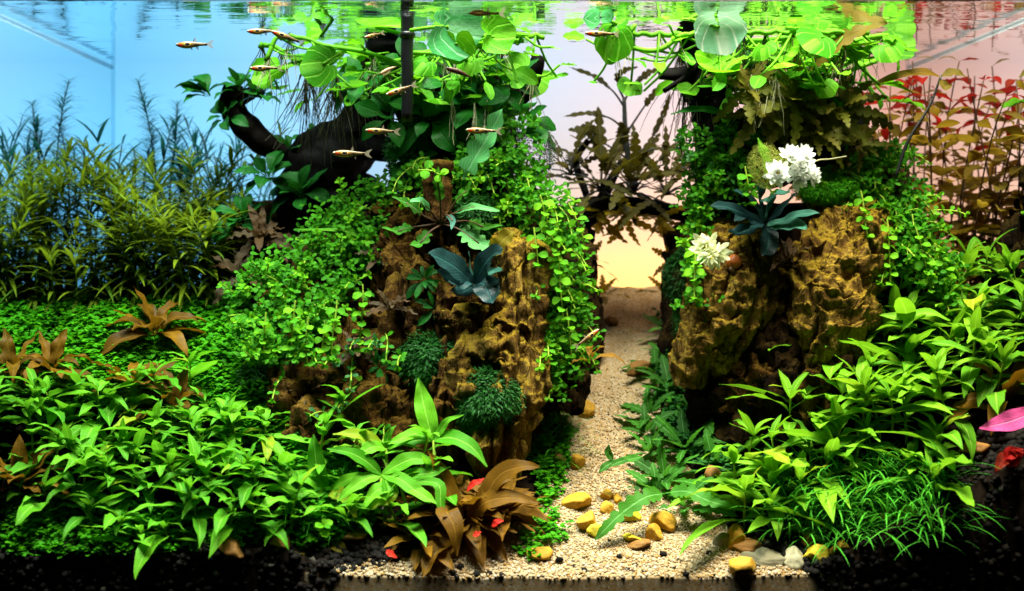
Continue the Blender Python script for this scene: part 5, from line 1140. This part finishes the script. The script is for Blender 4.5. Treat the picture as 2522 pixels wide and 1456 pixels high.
def fish_meshes():
    X = [-.40, -.385, -.36, -.32, -.27, -.21, -.14, -.06, .02, .09, .16, .23, .30, .335]
    H = [.006, .022, .038, .055, .070, .082, .088, .084, .070, .054, .043, .036, .034, .030]
    Wd = [.006, .018, .030, .042, .050, .054, .054, .048, .038, .029, .021, .016, .012, .007]
    Zc = [.0, .0, .001, .002, .002, 0, -.002, -.001, .003, .006, .006, .004, .002, .002]
    m = MB(); P = []; n = 16
    for x, h, w, z in zip(X, H, Wd, Zc): P.append([Vector((x, w*math.cos(2*PI*k/n), z+h*math.sin(2*PI*k/n)*(1.0 if math.sin(2*PI*k/n) < 0 else .85))) for k in range(n)])
    P = [[Vector((-.405, 0, 0))]*n]+P+[[Vector((.34, 0, .002))]*n]
    m.grid(P, [[(0, 0)]*n]*len(P), True); body = m.mesh('body', M['fish'])
    def fin(name, pl, mt):
        V = []; n = len(pl)
        for y in (-.003, .003):
            for x, z in pl: V.append((x, y, z))
        me = bpy.data.meshes.new(name); me.from_pydata(V, [], [list(range(n))[::-1], list(range(n, 2*n))]+[(i, (i+1) % n, (i+1) % n+n, i+n) for i in range(n)]); me.materials.append(mt); return me
    fins = [fin('tail_fin', [(.325, .025), (.40, .075), (.50, .105), (.44, .03), (.425, 0), (.44, -.03), (.50, -.10), (.40, -.07), (.325, -.022)], M['fin']),
            fin('dorsal_fin', [(.0, .062), (.025, .11), (.065, .165), (.07, .12), (.085, .050)], M['fin']),
            fin('fin_edge', [(.0, .064), (.022, .112), (.066, .168), (.035, .108), (.015, .062)], M['findark']),
            fin('anal_fin', [(.06, -.045), (.09, -.09), (.135, -.13), (.13, -.07), (.15, -.034)], M['fin']),
            fin('fin_edge', [(.06, -.045), (.085, -.09), (.135, -.132), (.10, -.085), (.08, -.045)], M['findark']),
            fin('belly_fin', [(-.06, -.075), (-.04, -.115), (0, -.125), (-.02, -.075)], M['fin'])]
    V, F = ico(2)
    iris = mesh_np('eye', V*np.array([.030, .036, .030])+np.array([-.352, 0, .008]), F, None, M['iris'])
    pup = mesh_np('pupil', V*np.array([.022, .0390, .022])+np.array([-.354, 0, .008]), F, None, M['eyeball'])
    return body, fins, iris, pup
FB, FF, FI, FP = fish_meshes()
for u, v, y, tilt, yaw, k, lab in [(475, 110, 1.0, 0, -6, 1.0, 'small spotted fish swimming alone against the blue pane, furthest left'), (645, 77, 1.1, 1, 5, .86, 'spotted fish in front of the pair under the floating leaves'), (705, 91, 1.0, -20, 8, .92, 'spotted fish tilted head up, second of the pair under the floating leaves'), (652, 168, 1.0, 0, 0, .86, 'golden spotted fish above the curly plant on the branch tip'), (920, 87, 1.0, 16, 35, .62, 'orange fish turned half away beside the flat lime leaf'), (985, 222, .9, 20, 15, .86, 'spotted fish tilted head down in front of the black pipe'), (938, 323, .95, -2, 5, .90, 'silver tan fish in front of the dark driftwood branch'), (1187, 322, .85, -2, 0, .92, 'spotted fish before the large upright lobed leaf'), (862, 378, .9, -1, 0, 1.0, 'pale silver fish in front of the black driftwood trunk'), (1192, 31, .7, -3, 0, 1.0, 'spotted fish close under the surface before the pale veined leaf'), (1480, 83, .9, -2, 0, .9, 'spotted fish in the gap between the islands near the surface'), (1448, 832, 1.0, 217, 20, .84, 'slim fish diving head down over the sand path')]:
    t = thing('fish', lab, 'fish', at(u, v, y), 'small spotted fish')
    t.rotation_euler = (0, math.radians(-tilt), math.radians(yaw)); t.scale = (k*.40,)*3
    if tilt > 180: t.rotation_euler = (0, math.radians(34), math.radians(180+yaw))
    link('body', FB, t); e = link('eye', FI, t); link('pupil', FP, e)
    for f in FF: link(f.name.split('.')[0], f, t)
def shrimp(label, u, v, y, mat, s, rot):
    t = thing('shrimp', label, 'shrimp', at(u, v, y), 'shrimps'); t.rotation_euler = (0, math.radians(rot), .3); t.scale = (s, s, s)
    m = MB(); X = np.linspace(-.5, .5, 14); P = []
    for i, x in enumerate(X):
        f = (x+.5); h = .13*math.sin(PI*min(1, f*.9+.08))**.7*(1-.45*f)
        P.append([Vector((x, h*.7*math.cos(a), -.22*max(0, f-.4)**2+h*math.sin(a)*(1+.08*math.cos(i*2.4)))) for a in np.linspace(0, 2*PI, 12, endpoint=False)])
    P = [[P[0][0]*.5+P[0][6]*.5]*12]+P+[[P[-1][0]*.5+P[-1][6]*.5]*12]
    m.grid(P, [[(0, 0)]*12]*len(P), True); link('body', m.mesh('body', mat), t)
    m = MB()
    for i in range(6):
        x = -.35+i*.08
        for sd in (-1, 1): m.tube([Vector((x, sd*.04, -.08)), Vector((x-.03, sd*.09, -.18)), Vector((x-.07, sd*.10, -.27))], [.012, .009, .004], 4)
    link('legs', m.mesh('legs', mat), t)
    m = MB()
    for sd in (-1, 1): m.tube(catmull([Vector((-.5, sd*.02, .03)), Vector((-.75, sd*.12, .10)), Vector((-1.0, sd*.25, .02))], 8), [.007]*7+[.003], 4)
    link('antennae', m.mesh('antennae', mat), t)
    m = MB(); m.grid([[Vector((.48, -.02, -.07)), Vector((.48, .02, -.07))], [Vector((.62, -.09, -.13)), Vector((.62, .09, -.13))], [Vector((.72, -.07, -.16)), Vector((.72, .07, -.16))]], [[(0, 0)]*2]*3); link('tail_fan', m.mesh('tail_fan', mat), t)
    V, F = ico(1)
    for sd in (-1, 1): link('eye', mesh_np('eye', V*.025+np.array([-.46, sd*.06, .06]), F, None, M['eyeball']), t)
shrimp('dark red-brown shrimp sitting on a leaf among the dark broad leaves', 1130, 177, .9, plain('dark_red_shrimp', (.045, .012, .006), .35), .24, 14)
shrimp('pale translucent shrimp left of the black pipe', 955, 172, 1.2, plain('pale_shrimp', (.35, .20, .10), .35), .17, -30)

# ---------------------------------------------------------------- stones on the sand
STV, STF = ico(4)
def stone(u, v, w, hh, mat, label, group='stones on the sand', rz=None, flat=1.0):
    p = ground_at(u, v+hh*.35); k = (p.y+DIST)/FPX
    pl = []
    for _ in range(11):
        n_ = Vector((random.gauss(0, 1), random.gauss(0, 1), random.gauss(0, .9))).normalized(); pl.append((n_, R(.55, .9)))
    q = []
    for d in STV:
        d = Vector(d); r = min([1.1]+[h/d.dot(n_) for n_, h in pl if d.dot(n_) > .05]); r *= 1+.05*noise.noise(d*3+Vector((u, v, 0)))+.02*noise.noise(d*11+Vector((u, v, 0)))
        q.append((d.x*r*w*k*.60, d.y*r*w*k*.52, d.z*r*hh*k*.62*flat))
    me = mesh_np('stone', q, STF, None, M[mat])
    o = link('stone', me); o.location = p+Vector((0, 0, hh*k*.30)); o.rotation_euler = (R(-.2, .2), R(-.3, .3), R(-.5, .5) if rz is None else rz)
    return tag(o, label, 'stone', group)
for a in [(1420, 1236, 60, 40, 'stone', 'angular ochre stone beside the creeping carpet on the sand'), (1494, 1218, 32, 26, 'stone', 'small ochre stone topmost of the pebble group'), (1520, 1228, 30, 24, 'stone', 'small ochre stone touching the topmost pebble'), (1492, 1248, 34, 28, 'stone', 'small ochre stone just above the long lobed leaf'), (1552, 1265, 46, 44, 'stonelime', 'lime-sided yellow stone under the long lobed leaf'), (1446, 1285, 56, 46, 'stone', 'blocky ochre stone left of the long lobed leaf tip'), (1470, 1310, 42, 32, 'stonelime', 'flat yellow stone below the long lobed leaf tip'), (1636, 1282, 58, 48, 'stone', 'large faceted ochre stone in the middle of the sand'), (1612, 1314, 38, 40, 'stone', 'upright ochre stone leaning on the large faceted stone'), (1555, 1325, 40, 18, 'stonelime', 'flat yellow stone half buried in the sand'), (1575, 1335, 56, 20, 'stonebrown', 'sand-covered brown stone slanting out of the sand'),
          (1328, 1362, 52, 34, 'stone', 'rounded orange stone near the front of the sand beside the brown rosette'), (1785, 1330, 46, 44, 'stonegrey', 'dark grey stone at the right edge of the sand'), (1815, 1325, 66, 56, 'stone', 'large ochre stone beside the dark grey stone'), (1850, 1345, 90, 34, 'stonebrown', 'flat brown stone behind the grey slate'), (1895, 1372, 110, 30, 'stonegrey', 'long grey slate lying at the right edge of the sand'), (1825, 1392, 86, 38, 'stone', 'yellow ochre stone lying at the front right of the sand'), (1960, 1378, 56, 52, 'stonewhite', 'pale grey rounded stone among the front right stones'), (2012, 1365, 66, 50, 'stonelime', 'yellow slab leaning beside the pale grey stone'), (1990, 1335, 36, 40, 'stonebrown', 'brown round stone behind the yellow slab'), (2068, 1352, 54, 38, 'stone', 'ochre stone at the edge of the dark soil'), (2235, 1262, 44, 40, 'stone', 'ochre stone half buried at the top of the dark soil bank'), (2185, 1274, 34, 30, 'stone', 'small ochre stone below the hair grass'), (2395, 1100, 66, 34, 'stonebrown', 'brown stone in the shade under the leaves at the right'),
          (1445, 1010, 42, 50, 'stone', 'ochre stone on the left edge of the path, halfway back'), (1420, 1135, 34, 42, 'stone', 'upright ochre stone on the left edge of the sand'), (1375, 1130, 40, 36, 'stonebrown', 'brown stone in the grass left of the path'), (1570, 908, 60, 34, 'stonebrown', 'flat brown stone on the right edge of the path, halfway back'), (1655, 992, 30, 20, 'stonebrown', 'small orange-brown stone among the lobed leaves'), (1502, 790, 32, 26, 'stonebrown', 'small round stone at the far end of the path'), (1690, 995, 36, 26, 'stonebrown', 'brown stone under the lobed-leaved plants'),
          (575, 1352, 80, 44, 'stonebrown', 'brown stone at the front of the left bed'), (690, 1335, 76, 34, 'stonebrown', 'flat brown stone under the green leaves at the front'), (1760, 1180, 40, 60, 'stonebrown', 'pale pinkish brown stone behind the lobed-leaved plants'), (870, 1320, 60, 26, 'stonebrown', 'flat tan stone behind the fallen leaves')]:
    stone(*a)
for u, v, w, mat, lab in [(730, 1360, 46, 'lobedyellow', 'crumpled yellow-green fallen leaf on the dark soil'), (820, 1355, 40, 'lobedyellow', 'yellow fallen leaf leaning at the edge of the sand'), (860, 1325, 60, 'olive', 'brownish fallen leaf under the green plants at the front'), (1870, 1360, 50, 'lobedyellow', 'curled yellow-green fallen leaf between the front right stones'), (2005, 1330, 44, 'lance', 'green leaf drooping over the brown round stone')]:
    p = ground_at(u, v); o = ribbon('fallen_leaf', [(u-w*.7, v+6, p.y-.02), (u-w*.2, v-12, p.y), (u+w*.4, v-6, p.y-.02), (u+w*.8, v+12, p.y-.04)], w*.8, M[mat], prof='oval', fold=.4)
    o.name = 'fallen_leaf'; tag(o, lab, 'leaf', 'fallen leaves')
# loose grassy blades standing free
for pts, w, mt, lab in [([(885, 700, 1.9), (890, 600, 1.8), (855, 570, 1.7), (735, 565, 1.6)], 12, 'lance', 'long bright leaf pointing left out of the bushy mound'), ([(860, 560, 1.9), (850, 545, 1.85), (870, 525, 1.8), (905, 505, 1.8)], 16, 'lance', 'bright curved leaf standing on the bushy mound'), ([(2160, 775, 1.3), (2230, 780, 1.2), (2290, 770, 1.15), (2340, 790, 1.1)], 14, 'lance_warm', 'long thin leaf crossing the right bed')]:
    o = ribbon('grass_blade', pts, w*2, M[mt]); o.name = 'grass_blade'; tag(o, lab, 'leaf')
